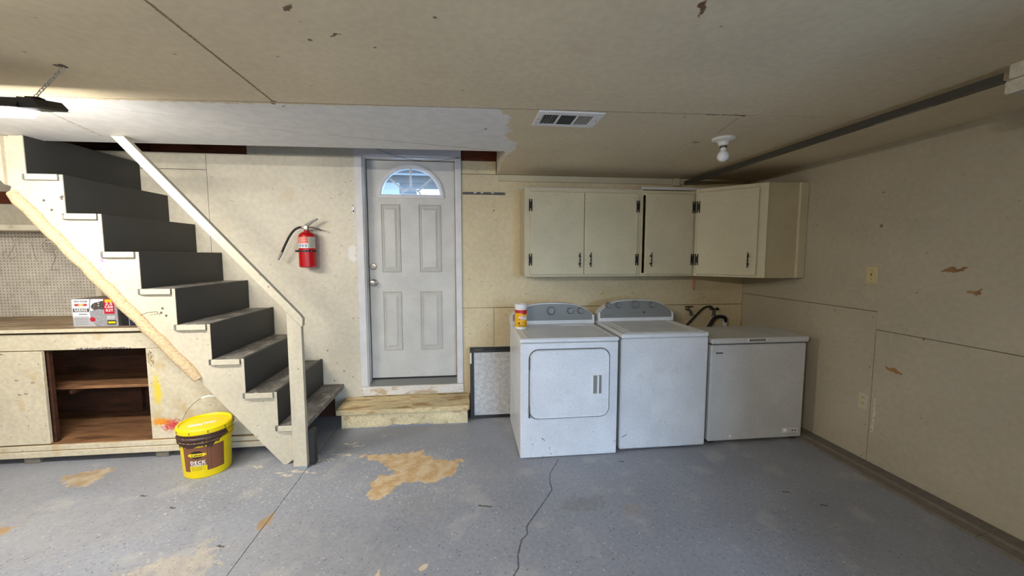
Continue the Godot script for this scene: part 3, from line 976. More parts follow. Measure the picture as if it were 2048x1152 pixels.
	part(s, "grey_paint_edge", G.new().ext(PackedVector2Array([Vector2(-1.098, 0.0), Vector2(-0.006, 0.0), Vector2(-0.006, 0.004), Vector2(-0.30, 0.006), Vector2(-0.36, 0.016), Vector2(-0.42, 0.012), Vector2(-0.50, 0.020), Vector2(-0.54, 0.012), Vector2(-0.66, 0.022), Vector2(-0.72, 0.006), Vector2(-1.098, 0.004)]), Vector3(0, 0, 0.3283), Vector3.RIGHT, Vector3.UP, 0.0, 0.0006), M.floor_coating, "grey floor paint smeared on the foot of the step")
	var tg := G.new()
	tg.ext(PackedVector2Array([Vector2(-1.135, 0.003), Vector2(0.010, 0.003), Vector2(0.012, 0.325), Vector2(0.004, 0.345), Vector2(-0.4, 0.347), Vector2(-0.62, 0.344), Vector2(-1.13, 0.347), Vector2(-1.136, 0.30)]), Vector3(0, 0.167, 0), Vector3.RIGHT, Vector3(0, 0, 1), 0.0, 0.039)
	part(s, "tread_board", tg, M.step_worn, "tread board worn through to brown timber")


func build_outside() -> void:
	var gr := thing("yard_ground", "pale concrete yard outside the house", "ground", Vector3(0, -0.14, -4), "", "structure")
	part(gr, "paving", G.new().bb(-30, 30, -0.2, -0.13, -12, -0.16), mat("paving", c8(168, 168, 164), 0.9))
	var dr := thing("driveway", "pale concrete driveway outside the garage doorway", "driveway", Vector3(0, -0.14, 14), "", "structure")
	part(dr, "paving", G.new().bb(-30, 30, -0.2, -0.02, ZF + 0.15, 22), M.paving)
	# neighbouring house seen through the half round window
	var h := thing("neighbour_house", "blue grey siding of the neighbouring house seen through the door window", "house", Vector3(-0.6, -0.13, -3.2))
	for k in 30:
		var y := -0.13 + k * 0.15
		var g := G.new()
		g.ext(PackedVector2Array([Vector2(0, 0), Vector2(0.024, 0), Vector2(0.006, 0.152), Vector2(0, 0.152)]), Vector3(3.0, y, -3.2), Vector3(0, 0, 1), Vector3.UP, 0.0, 7.5)
		part(h, "siding_board", g, mat("siding", c8(88, 86, 80), 0.8) if k == 0 else M.siding)
	part(h, "window_trim", G.new().bb(-0.83, 0.6, 2.45, 2.62, -3.17, -3.12, 0.004), M.white_paint, "white trim board")
	part(h, "fascia_board", G.new().bb(-1.22, 0.6, 2.850, 2.872, -3.16, -3.05, 0.004), M.white_paint)
	part(h, "soffit", G.new().bb(-4.5, 3.0, 2.874, 2.92, -3.2, -2.75), mat("soffit", c8(104, 96, 90), 0.8))
	part(h, "window_glass", G.new().bb(-3.4, -1.12, 2.2, 2.72, -3.17, -3.15), mat("window_blue", c8(132, 136, 134), 0.4), "pale window glass")


# ------------------------------------------------------------------ stairs
func build_stairs() -> void:
	var s := thing("staircase", "cream wooden staircase with dark grey risers rising left along the wall", "stairs", Vector3(-2.0, 0, 0.46))
	var rise := 0.2468
	var run := 0.2045
	var zs := 0.897
	var ys := []
	var xs := []
	for k in 10:
		ys.append(0.297 + rise * (k - 1))
		xs.append(-1.347 - run * (k - 1))
	# outer side panel, saw toothed
	var pg := PackedVector2Array()
	pg.append(Vector2(-1.236, 0.012))
	pg.append(Vector2(-1.236, ys[1] - 0.039))
	for k in range(1, 9):
		pg.append(Vector2(xs[k] - 0.021, ys[k] - 0.039))
		pg.append(Vector2(xs[k] - 0.021, minf(ys[k + 1] - 0.039, CEIL - 0.004) if k < 8 else CEIL - 0.003))
	pg.append(Vector2(-2.866, CEIL - 0.003))
	pg.append(Vector2(-2.866, 1.990))
	pg.append(Vector2(-1.275, 0.048))
	part(s, "side_panel", G.new().ext(pg, Vector3.ZERO, Vector3.RIGHT, Vector3.UP, zs - 0.022, zs), M.stair_paint)
	# wall side carriage
	var pc := PackedVector2Array()
	pc.append(Vector2(-1.25, 0.0))
	pc.append(Vector2(-1.25, ys[1] - 0.039))
	for k in range(1, 9):
		pc.append(Vector2(xs[k] - 0.021, ys[k] - 0.039))
		pc.append(Vector2(xs[k] - 0.021, minf(ys[k + 1] - 0.039, 2.23)))
	pc.append(Vector2(-2.95, 2.23))
	pc.append(Vector2(-2.95, 1.90))
	pc.append(Vector2(-1.40, 0.0))
	part(s, "carriage", G.new().ext(pc, Vector3.ZERO, Vector3.RIGHT, Vector3.UP, 0.004, 0.04), M.wood_dark)
	# treads: cream end, worn grey top
	for k in range(1, 9):
		var a: float = xs[k] + 0.0005
		var b: float = xs[k] + (0.1835 if k > 1 else 0.184)
		var y: float = ys[k]
		var g := G.new()
		g.bb(a - 0.02, b, y - 0.038, y, 0.042 if k > 1 else 0.004, 0.912, 0.002)
		var e := G.new()
		e.bb(a, b, y - 0.038, y - 0.0008, 0.9122, 0.919, 0.0025)
		var t := part(s, "tread", g, M.tread_top)
		part(t, "painted_end", e, M.stair_paint, "cream painted end of the tread")
	# risers: dark grey face, cream edge
	for k in range(1, 9):
		var x: float = xs[k]
		var y1: float = ys[k + 1] if k < 8 else 2.275
		var g := G.new()
		if k < 8:
			g.bb(x - 0.0195, x, ys[k] + 0.0005, y1 - 0.0005, 0.003, 0.899, 0.001)
		else:
			g.bb(x - 0.0195, x, ys[k] + 0.0005, CEIL - 0.002, 0.003, 0.899, 0.001)
			g.bb(x - 0.0195, x, CEIL - 0.002, 2.296, 0.003, 0.74, 0.001)
		var r := part(s, "riser", g, M.riser_paint)
		part(r, "painted_edge", G.new().bb(x - 0.0195, x - 0.0005, ys[k] + 0.001, minf(y1 - 0.001, CEIL - 0.003), 0.8992, 0.9045), M.stair_paint, "cream painted edge of the riser")
	part(s, "landing_tread", G.new().bb(-3.4, -2.80, 2.259, 2.296, 0.012, 0.70, 0.002), M.tread_top)
	# sloping board below the side panel
	var ax := Vector2(-2.866, 1.990)
	var bx := Vector2(-1.262, 0.032)
	var dir := (bx - ax).normalized()
	var nrm := Vector2(dir.y, -dir.x)   # down left
	var sb := PackedVector2Array([ax, bx, bx + nrm * 0.075 - dir * 0.005, ax + nrm * 0.075 + dir * 0.04])
	part(s, "sloping_board", G.new().ext(sb, Vector3.ZERO, Vector3.RIGHT, Vector3.UP, zs - 0.045, zs - 0.009), M.stair_paint)
	# side boards beside the top of the flight
	part(s, "upper_board", G.new().ext(PackedVector2Array([Vector2(-3.16, CEIL - 0.004), Vector2(-2.908, CEIL - 0.003), Vector2(-2.908, 1.955)]), Vector3.ZERO, Vector3.RIGHT, Vector3.UP, zs - 0.02, zs + 0.004), M.stair_paint)
	part(s, "recessed_strip", G.new().ext(PackedVector2Array([Vector2(-2.9075, CEIL - 0.003), Vector2(-2.8665, CEIL - 0.003), Vector2(-2.8665, 1.935), Vector2(-2.9075, 1.955)]), Vector3.ZERO, Vector3.RIGHT, Vector3.UP, zs - 0.03, zs - 0.016), M.stair_paint)
	# padding strip wrapped round the lower edge of the sloping board
	var f0 := ax + nrm * 0.066 + dir * 0.055
	var f1 := ax + nrm * 0.066 + dir * 1.675
	var pts := []
	var rad := []
	for i in 25:
		var q := f0.lerp(f1, i / 24.0)
		var w := nrm * 0.004 * sin(i * 1.9)
		pts.append(Vector3(q.x + w.x, q.y + w.y, zs - 0.006))
		rad.append(0.036 + 0.002 * sin(i * 2.7) if i > 0 and i < 24 else 0.028)
	part(s, "edge_padding", G.new().tube(pts, rad, 14), M.foam, "tan foam padding strip along the lower edge of the stair")
	# thin wire ends tying the padding
	part(s, "tie_wire", G.new().tube([Vector3(-2.165, 1.11, zs + 0.03), Vector3(-2.13, 1.125, zs + 0.02), Vector3(-2.075, 1.13, zs + 0.015), Vector3(-2.072, 1.118, zs + 0.012)], 0.0018, 5), M.wire_dark)
	# newel post and handrail
	var ra := Vector2(-2.232, 2.262)
	var sl := -1.140
	var post := PackedVector2Array([Vector2(-1.234, 0.0), Vector2(-1.142, 0.0), Vector2(-1.142, 1.015), Vector2(-1.234, 1.015 + 0.092 * 1.14)])
	var pn := part(s, "newel_post", G.new().ext(post, Vector3.ZERO, Vector3.RIGHT, Vector3.UP, 0.9195, 0.958), M.stair_paint)
	part(pn, "grey_foot_paint", G.new().bb(-1.2355, -1.1405, 0.0, 0.014, 0.919, 0.9590), M.floor_coating, "grey floor paint on the foot of the post")
	var hr := PackedVector2Array([Vector2(-2.234, 2.262), Vector2(-1.143, 2.262 + sl * (2.234 - 1.143)), Vector2(-1.134, 1.019), Vector2(-1.131, 1.072), Vector2(-1.146, 1.096), Vector2(-2.160, 2.262)])
	part(s, "handrail", G.new().ext(hr, Vector3.ZERO, Vector3.RIGHT, Vector3.UP, 0.917, 0.957), M.stair_paint)
	part(s, "foot_block", G.new().bb(-1.139, -1.105, 0.0, 0.258, 0.86, 0.918, 0.002), M.riser_paint)


# ------------------------------------------------------------------ workbench corner
func build_bench() -> void:
	var b := thing("workbench", "cream built-in workbench with an open cupboard below the staircase", "workbench", Vector3(-2.6, 0, 0.34))
	part(b, "bench_top", G.new().bb(-4.2, -1.99, 0.957, 0.985, 0.004, 0.672, 0.004), M.bench_top, "bare weathered bench top")
	part(b, "front_edge", G.new().bb(-4.2, -1.99, 0.959, 0.984, 0.6722, 0.684, 0.003), M.bench_paint)
	part(b, "fascia", G.new().bb(-4.2, -1.98, 0.828, 0.945, 0.640, 0.660, 0.002), M.bench_paint)
	part(b, "stile_panel", G.new().ext(PackedVector2Array([Vector2(-2.352, 0.137), Vector2(-1.42, 0.137), Vector2(-1.42, 0.28), Vector2(-1.875, 0.826), Vector2(-2.352, 0.826)]), Vector3.ZERO, Vector3.RIGHT, Vector3.UP, 0.638, 0.658), M.bench_paint)
	part(b, "sliding_door", G.new().bb(-3.352, -3.022, 0.140, 0.823, 0.645, 0.672, 0.004), M.bench_paint, "cream plywood sliding door")
	part(b, "inner_post", G.new().bb(-3.034, -3.016, 0.137, 0.826, 0.60, 0.63, 0.002), M.wood_dark)
	part(b, "divider", G.new().bb(-2.351, -2.331, 0.137, 0.826, 0.05, 0.636), M.wood_dark)
	part(b, "back_panel", G.new().bb(-4.2, -2.05, 0.06, 0.955, 0.005, 0.02), M.wood_dark)
	part(b, "inner_stud", G.new().bb(-2.78, -2.74, 0.137, 0.955, 0.021, 0.06), M.wood_dark)
	part(b, "inner_stud", G.new().bb(-2.90, -2.86, 0.137, 0.455, 0.021, 0.06), M.wood_dark)
	part(b, "shelf", G.new().bb(-4.2, -2.352, 0.488, 0.512, 0.06, 0.50, 0.003), M.wood)
	part(b, "shelf_cleat", G.new().bb(-3.004, -2.985, 0.458, 0.486, 0.06, 0.52, 0.002), M.wood_dark)
	part(b, "bottom_shelf", G.new().bb(-4.2, -1.42, 0.110, 0.135, 0.021, 0.655, 0.003), M.wood)
	part(b, "bottom_rail", G.new().bb(-4.2, -1.42, 0.094, 0.131, 0.6555, 0.678, 0.003), M.bench_paint)
	part(b, "toe_rail", G.new().bb(-4.2, -1.42, 0.046, 0.090, 0.6555, 0.684, 0.003), M.bench_paint)
	part(b, "end_panel", G.new().bb(-1.44, -1.421, 0.137, 0.27, 0.06, 0.636), M.wood_dark)
	part(b, "foot_block", G.new().bb(-3.20, -3.10, 0, 0.045, 0.55, 0.672, 0.003), M.concrete)
	part(b, "foot_block", G.new().bb(-2.33, -2.24, 0, 0.045, 0.55, 0.672, 0.003), M.concrete)
	part(b, "foot_block", G.new().bb(-1.56, -1.46, 0, 0.045, 0.50, 0.60, 0.003), M.concrete)
	part(b, "plinth", G.new().bb(-4.2, -1.42, 0.0, 0.045, 0.30, 0.32), M.wood_dark)

	var p := thing("pegboard", "off-white pegboard with pencil tool outlines above the workbench", "pegboard", Vector3(-3.6, 0.99, 0.03))
	part(p, "perforated_sheet", G.new().bb(-3.94, -3.178, 0.989, 1.70, 0.020, 0.026), M.pegboard)
	part(p, "edge_batten", G.new().bb(-3.177, -3.135, 0.989, 1.72, 0.002, 0.030, 0.002), M.cream)
	part(p, "edge_batten", G.new().bb(-3.94, -3.178, 1.66, 1.70, 0.002, 0.0195), M.cream)
	var sh := thing("wall_shelf", "narrow white wall shelf above the pegboard behind the stairs", "shelf", Vector3(-3.7, 1.70, 0.13))
	part(sh, "shelf_board", G.new().bb(-4.3, -3.05, 1.703, 1.748, 0.005, 0.25, 0.003), M.cream)
	part(sh, "shelf_bracket", G.new().ext(PackedVector2Array([Vector2(0.005, 1.702), Vector2(0.2, 1.702), Vector2(0.005, 1.55)]), Vector3(-3.95, 0, 0), Vector3(0, 0, 1), Vector3.UP, 0.0, 0.02), M.cream)
	var bm := thing("ledger_board", "raw brown timber board on the wall above the wall shelf", "board", Vector3(-3.7, 1.95, 0.02))
	part(bm, "timber", G.new().bb(-4.38, -3.02, 1.935, 2.03, 0.002, 0.045, 0.003), M.wood_red)

	# box of floor coating
	var k := thing("floor_coating_box", "white and grey garage floor coating carton on the workbench", "box", Vector3(-2.71, 0.985, 0.5))
	var im := Image.create(512, 384, false, Image.FORMAT_RGB8)
	im.fill(c8(226, 226, 228))
	im.fill_rect(Rect2i(0, 250, 512, 134), c8(176, 176, 178))
	patch(im, PackedVector2Array([Vector2(200, 0), Vector2(512, 0), Vector2(512, 384), Vector2(270, 384), Vector2(205, 250), Vector2(196, 120)]), c8(140, 140, 142), c8(160, 160, 162), 1.0, 2.0, 5)
	patch(im, PackedVector2Array([Vector2(210, 0), Vector2(360, 0), Vector2(340, 120), Vector2(200, 170)]), c8(214, 214, 218), c8(224, 224, 226), 1.0, 2.0, 6)
	stroke(im, [Vector2(216, 0), Vector2(200, 60), Vector2(194, 130), Vector2(200, 230), Vector2(225, 310), Vector2(270, 384)], 5.0, c8(92, 94, 98))
	# the printed car
	patch(im, PackedVector2Array([Vector2(212, 96), Vector2(240, 60), Vector2(300, 40), Vector2(360, 24), Vector2(370, 150), Vector2(300, 140), Vector2(246, 156), Vector2(214, 120)]), c8(58, 54, 52), c8(92, 86, 82), 1.0, 3.0, 8)
	for q in [[300, 62, 9], [300, 92, 9], [250, 100, 5]]:
		dot(im, Vector2(q[0], q[1]), q[2], c8(214, 206, 190), 0.9)
	im.fill_rect(Rect2i(8, 130, 180, 50), c8(40, 42, 48))
	im.fill_rect(Rect2i(24, 166, 148, 8), c8(190, 190, 194))
	im.fill_rect(Rect2i(70, 204, 96, 14), c8(124, 124, 128))
	im.fill_rect(Rect2i(30, 66, 140, 30), c8(190, 40, 52))
	patch(im, PackedVector2Array([Vector2(60, 80), Vector2(100, 62), Vector2(140, 80), Vector2(100, 100)]), c8(206, 190, 120), c8(206, 190, 120), 1.0, 1.0, 4)
	im.fill_rect(Rect2i(362, 0, 118, 210), c8(190, 24, 52))
	im.fill_rect(Rect2i(376, 8, 82, 38), c8(238, 202, 20))
	dot(im, Vector2(222, 285), 32, c8(180, 34, 56))
	im.fill_rect(Rect2i(388, 300, 100, 62), c8(34, 32, 30))
	im.fill_rect(Rect2i(396, 316, 84, 30), c8(232, 204, 30))
	for r in 6:
		im.fill_rect(Rect2i(20, 240 + r * 22, 150, 5), c8(120, 120, 122))
	for r in 3:
		im.fill_rect(Rect2i(384, 240 + r * 18, 96, 6), c8(232, 232, 232))
	mat_face("carton_print", im, 0.35)
	var kx := Transform3D(Basis(Vector3.UP, -0.02), Vector3.ZERO)
	var z := 0.602
	var carton := G.new()
	carton.bb(-2.860, -2.562, 0.9855, 1.190, 0.36, z, 0.002)
	part(k, "carton", carton, mat("carton_side", c8(120, 108, 98), 0.5))
	part(k, "printed_front", G.new().face(Vector3(-2.859, 1.189, z + 0.0006), Vector3(-2.563, 1.189, z + 0.0006), Vector3(-2.563, 0.9865, z + 0.0006), Vector3(-2.859, 0.9865, z + 0.0006)), M.carton_print, "printed carton front")
	var zz := z + 0.0007
	part(k, "lettering", moved(lettering("RUST-OLEUM", 0.082, 0.012), Transform3D(Basis(), Vector3(-2.800, 1.172, zz))), M.lettering_black)
	part(k, "lettering", moved(lettering("GARAGE", 0.086, 0.016), Transform3D(Basis(), Vector3(-2.803, 1.111, zz))), M.lettering_white)
	part(k, "lettering", moved(lettering("2.5", 0.045, 0.020), Transform3D(Basis(), Vector3(-2.616, 1.153, zz))), M.lettering_white)
	part(k, "lettering", moved(lettering("CAR", 0.055, 0.017), Transform3D(Basis(), Vector3(-2.616, 1.130, zz))), M.lettering_white)
	part(k, "lettering", moved(lettering("KIT", 0.048, 0.018), Transform3D(Basis(), Vector3(-2.614, 1.104, zz))), M.lettering_white)

	var k2 := thing("blue_carton", "dark blue carton with clear shrink wrap beside the floor coating carton", "box", Vector3(-2.45, 0.985, 0.48))
	var i2 := Image.create(256, 256, false, Image.FORMAT_RGB8)
	i2.fill(c8(38, 46, 66))
	i2.fill_rect(Rect2i(0, 0, 60, 256), c8(26, 28, 34))
	i2.fill_rect(Rect2i(90, 150, 120, 24), c8(96, 140, 206))
	for r in 4:
		i2.fill_rect(Rect2i(92, 184 + r * 12, 110, 4), c8(120, 132, 160))
	i2.fill_rect(Rect2i(0, 110, 256, 3), c8(196, 200, 210))
	i2.fill_rect(Rect2i(62, 0, 4, 256), c8(196, 200, 210))
	stroke(i2, [Vector2(150, 110), Vector2(160, 200), Vector2(172, 250), Vector2(190, 180), Vector2(196, 130)], 4.0, c8(220, 224, 232))
	mat_face("carton_blue_print", i2, 0.25)
	part(k2, "carton", G.new().bb(-2.552, -2.352, 0.9855, 1.165, 0.40, 0.585, 0.002), mat("carton_blue", c8(34, 40, 56), 0.35))
	part(k2, "printed_front", G.new().face(Vector3(-2.551, 1.164, 0.5856), Vector3(-2.353, 1.164, 0.5856), Vector3(-2.353, 0.9865, 0.5856), Vector3(-2.551, 0.9865, 0.5856)), M.carton_blue_print)

	# yellow bucket
	var c := Vector3(-1.838, 0, 0.885)
	var u := thing("paint_bucket", "yellow deck coating bucket with brown drips on the floor by the stairs", "bucket", c)
	part(u, "pail", G.new().lathe([Vector2(0.0, 0.004), Vector2(0.130, 0.004), Vector2(0.134, 0.0), Vector2(0.137, 0.006), Vector2(0.148, 0.245), Vector2(0.158, 0.247), Vector2(0.159, 0.256), Vector2(0.150, 0.259), Vector2(0.150, 0.270), Vector2(0.160, 0.272), Vector2(0.161, 0.283), Vector2(0.151, 0.287), Vector2(0.152, 0.318)], c, 48), M.bucket_yellow)
	var lid := part(u, "lid", G.new().lathe([Vector2(0.152, 0.312), Vector2(0.163, 0.310), Vector2(0.166, 0.316), Vector2(0.165, 0.340), Vector2(0.158, 0.349), Vector2(0.150, 0.349), Vector2(0.143, 0.338), Vector2(0.0, 0.337)], c, 48), M.bucket_yellow)
	for q in [[0.03, 0.03, 0.045, 0.02, 0.5], [-0.035, 0.075, 0.05, 0.026, 0.35]]:
		var lx := Transform3D(Basis(Vector3.UP, q[4]), c + Vector3(q[0], 0.3385, q[1] - 0.03))
		part(lid, "sticker", moved(G.new().box(Vector3.ZERO, Vector3(q[2] * 1.6, 0.0012, q[3] * 1.4)), lx), M.label_paper, "white paper sticker")
	for i in 10:
		var a := i * TAU / 10
		part(lid, "tear_slot", G.new().box(c + Vector3(sin(a) * 0.1656, 0.326, cos(a) * 0.1656), Vector3(0.003, 0.018, 0.003)), M.lettering_black)
	# drips: a ragged brown skin over the upper rings on the viewer's side
	var skin := []
	var edge := noise(5, 0.09, 3)
	for r in 25:
		skin.append([])
	for j in 61:
		var a := lerpf(-1.05, 1.4, j / 60.0)
		var low := 0.226 + 0.020 * edge.get_noise_1d(j * 3.0) + 0.05 * smoothstep(0.75, 1.4, a) - 0.012 * smoothstep(0.25, 0.6, sin(j * 0.33))
		for r in 25:
			var y := lerpf(low, 0.312, r / 24.0)
			var rr := 0.137 + (y - 0.006) * 0.011 / 0.239
			if y > 0.243:
				rr = 0.1592 if y < 0.258 else (0.1515 if y < 0.2695 else (0.1618 if y < 0.286 else 0.1532))
			rr += 0.0014
			skin[r].append(c + Vector3(sin(a) * rr, y, cos(a) * rr))
	part(u, "dried_drips", G.new().grid(skin, Vector3(0.1, 0, 1)), M.drip_brown, "dried brown coating drips")
	# wrapped label
	var li := Image.create(512, 320, false, Image.FORMAT_RGB8)
	li.fill(c8(126, 78, 52))
	for x in range(0, 512, 4):
		li.fill_rect(Rect2i(x, 0, 2, 320), c8(132, 84, 56))
	for x in [306, 340, 478]:
		li.fill_rect(Rect2i(x, 0, 4, 320), c8(70, 40, 28))
	li.fill_rect(Rect2i(84, 246, 212, 74), c8(240, 214, 10))
	for r in 4:
		li.fill_rect(Rect2i(98, 258 + r * 14, 180 - (r % 2) * 40, 4), c8(92, 78, 20))
	mat_face("bucket_print", li, 0.4)
	var lr := []
	for r in 3:
		var row := []
		for j in 25:
			var a := lerpf(-0.45, 1.25, j / 24.0)
			var y := lerpf(0.222, 0.052, r / 2.0)
			var rr := lerpf(0.137, 0.148, y / 0.245) + 0.0009
			row.append(c + Vector3(sin(a) * rr, y, cos(a) * rr))
		lr.append(row)
	var lab := part(u, "printed_label", G.new().grid(lr, Vector3(0, 0, 1)), M.bucket_print, "brown printed label")
	for q in [["DECK", 0.18, 0.118, 0.086, 0.022, "lettering_white"], ["CORRECT", 0.18, 0.098, 0.086, 0.012, "lettering_white"], ["Cabot", 0.16, 0.169, 0.062, 0.014, "lettering_black"]]:
		var g := lettering(q[0], q[3], q[4])
		if q[0] == "Cabot":
			var e := G.new()
			var ban := G.new()
			for i in 20:
				var u0 := -1.0 + i * 0.1
				var u1 := u0 + 0.1
				var h0 := 0.027 * sqrt(maxf(0.0, 1.0 - u0 * u0))
				var h1 := 0.027 * sqrt(maxf(0.0, 1.0 - u1 * u1))
				e.out([Vector3(u0 * 0.040, -h0 - 0.00001, 0.0002), Vector3(u1 * 0.040, -h1 - 0.00001, 0.0002), Vector3(u1 * 0.040, h1 + 0.00002, 0.0002), Vector3(u0 * 0.040, h0 + 0.00002, 0.0002)], Vector3(0, 0, 1))
				var t := 0.0115 if absf(u0 + 0.05) < 0.78 else 0.007
				ban.out([Vector3(u0 * 0.052, -t, 0.0005), Vector3(u1 * 0.052, -t, 0.0005), Vector3(u1 * 0.052, t, 0.0005), Vector3(u0 * 0.052, t, 0.0005)], Vector3(0, 0, 1))
			part(lab, "emblem_oval", wrap_round(e, c, q[1], q[2] + 0.002), M.lettering_black)
			part(lab, "emblem_ribbon", wrap_round(ban, c, q[1], q[2]), M.lettering_yellow)
			for i in g.v.size():
				g.v[i].z += 0.0006
		part(lab, "lettering", wrap_round(g, c, q[1], q[2]), M[q[5]])
	# wire bail with a white grip
	var bail := []
	for i in 25:
		var a := PI * i / 24.0
		bail.append(c + Vector3(-0.165 * cos(a), 0.315 + 0.185 * sin(a), -0.01 - 0.075 * sin(a)))
	var bl := part(u, "bail_handle", G.new().tube(bail, 0.0022, 6), M.galvanised, "thin wire handle")
	part(bl, "grip", G.new().tube([bail[9], bail[11], bail[13], bail[15]], 0.0075, 10), M.white_plastic, "white plastic grip")


func wrap_round(g: G, c: Vector3, a0: float, y0: float) -> G:
	for i in g.v.size():
		var p := g.v[i]
		var y := y0 + p.y
		var rr := lerpf(0.137, 0.148, y / 0.245) + 0.0013 + p.z
		var a := a0 + p.x / 0.143
		var m := g.n[i]
		g.n[i] = Vector3(m.x * cos(a) + m.z * sin(a), m.y, -m.x * sin(a) + m.z * cos(a))
		g.v[i] = c + Vector3(sin(a) * rr, y, cos(a) * rr)
	return g


# ------------------------------------------------------------------ laundry row
func console(t: Node3D, x0: float, x1: float, y0: float, y1: float, zb: float, zf: float, knobs: Array, brand: String) -> void:
	# arched control console, face leaning back
	var pg := PackedVector2Array()
	var w := x1 - x0
	var h := y1 - y0
	pg.append(Vector2(x0, y0))
	pg.append(Vector2(x1, y0))
	for i in 25:
		var s := 1.0 - i / 24.0 * 2.0       # 1 .. -1
		var k := pow(absf(s), 3.2)
		pg.append(Vector2((x0 + x1) / 2 + s * w / 2, y1 - k * h * 0.62 - (0.03 * h if absf(s) > 0.98 else 0.0)))
	var lean := 0.030
	var g := G.new()
	g.ext(pg, Vector3(0, 0, zb), Vector3.RIGHT, Vector3.UP, 0.0, zf - zb)
	# lean the front face back towards the top
	for i in g.v.size():
		var p := g.v[i]
		if p.z > (zb + zf) / 2:
			p.z -= lean * (p.y - y0) / h
			g.v[i] = p
	var shell := part(t, "console", g, M.appliance)
	var f := G.new()
	var pf := PackedVector2Array()
	for p in pg:
		pf.append(Vector2((x0 + x1) / 2 + (p.x - (x0 + x1) / 2) * 0.945, y0 + 0.030 + (p.y - y0) * (h - 0.036) / h))
	f.ext(pf, Vector3(0, 0, zf), Vector3.RIGHT, Vector3.UP, -0.004, 0.0025)
	for i in f.v.size():
		var p := f.v[i]
		p.z -= lean * (p.y - y0) / h
		f.v[i] = p
	part(shell, "control_panel", f, M.grey_plastic, "grey control panel")
	var tilt := Basis(Vector3.RIGHT, PI / 2 - atan(lean / h))
	for q in knobs:
		var r: float = q[1]
		var y: float = q[2]
		var o := Vector3(q[0], y, zf + 0.0025 - lean * (y - y0) / h)
		var kn := part(shell, "knob", G.new().lathe([Vector2(r * 1.12, 0), Vector2(r * 1.12, 0.004), Vector2(r, 0.006), Vector2(r * 0.94, 0.022), Vector2(r * 0.86, 0.026), Vector2(0, 0.026)], o, 28, 0, TAU, tilt), M.knob_grey, "grey dial knob")
		part(kn, "knob_skirt", G.new().lathe([Vector2(r * 1.2, 0), Vector2(r * 1.2, 0.002), Vector2(r * 1.1, 0.003), Vector2(0, 0.003)], o, 24, 0, TAU, tilt), M.black)
		for i in 7:
			var a := -2.2 + i * 4.4 / 6
			var rr := r * 1.6
			var yy := y + cos(a) * rr
			part(shell, "dial_mark", G.new().box(Vector3(q[0] + sin(a) * rr, yy, zf + 0.0028 - lean * (yy - y0) / h), Vector3(0.008, 0.0016, 0.001)), M.lettering_grey)
	if brand == "":
		return
	var by := y0 + 0.052
	part(shell, "lettering", moved(lettering(brand, 0.07, 0.012, 0.0006, 400), Transform3D(Basis(), Vector3(x0 + 0.095, by, zf + 0.0028 - lean * (by - y0) / h))), M.lettering_grey)


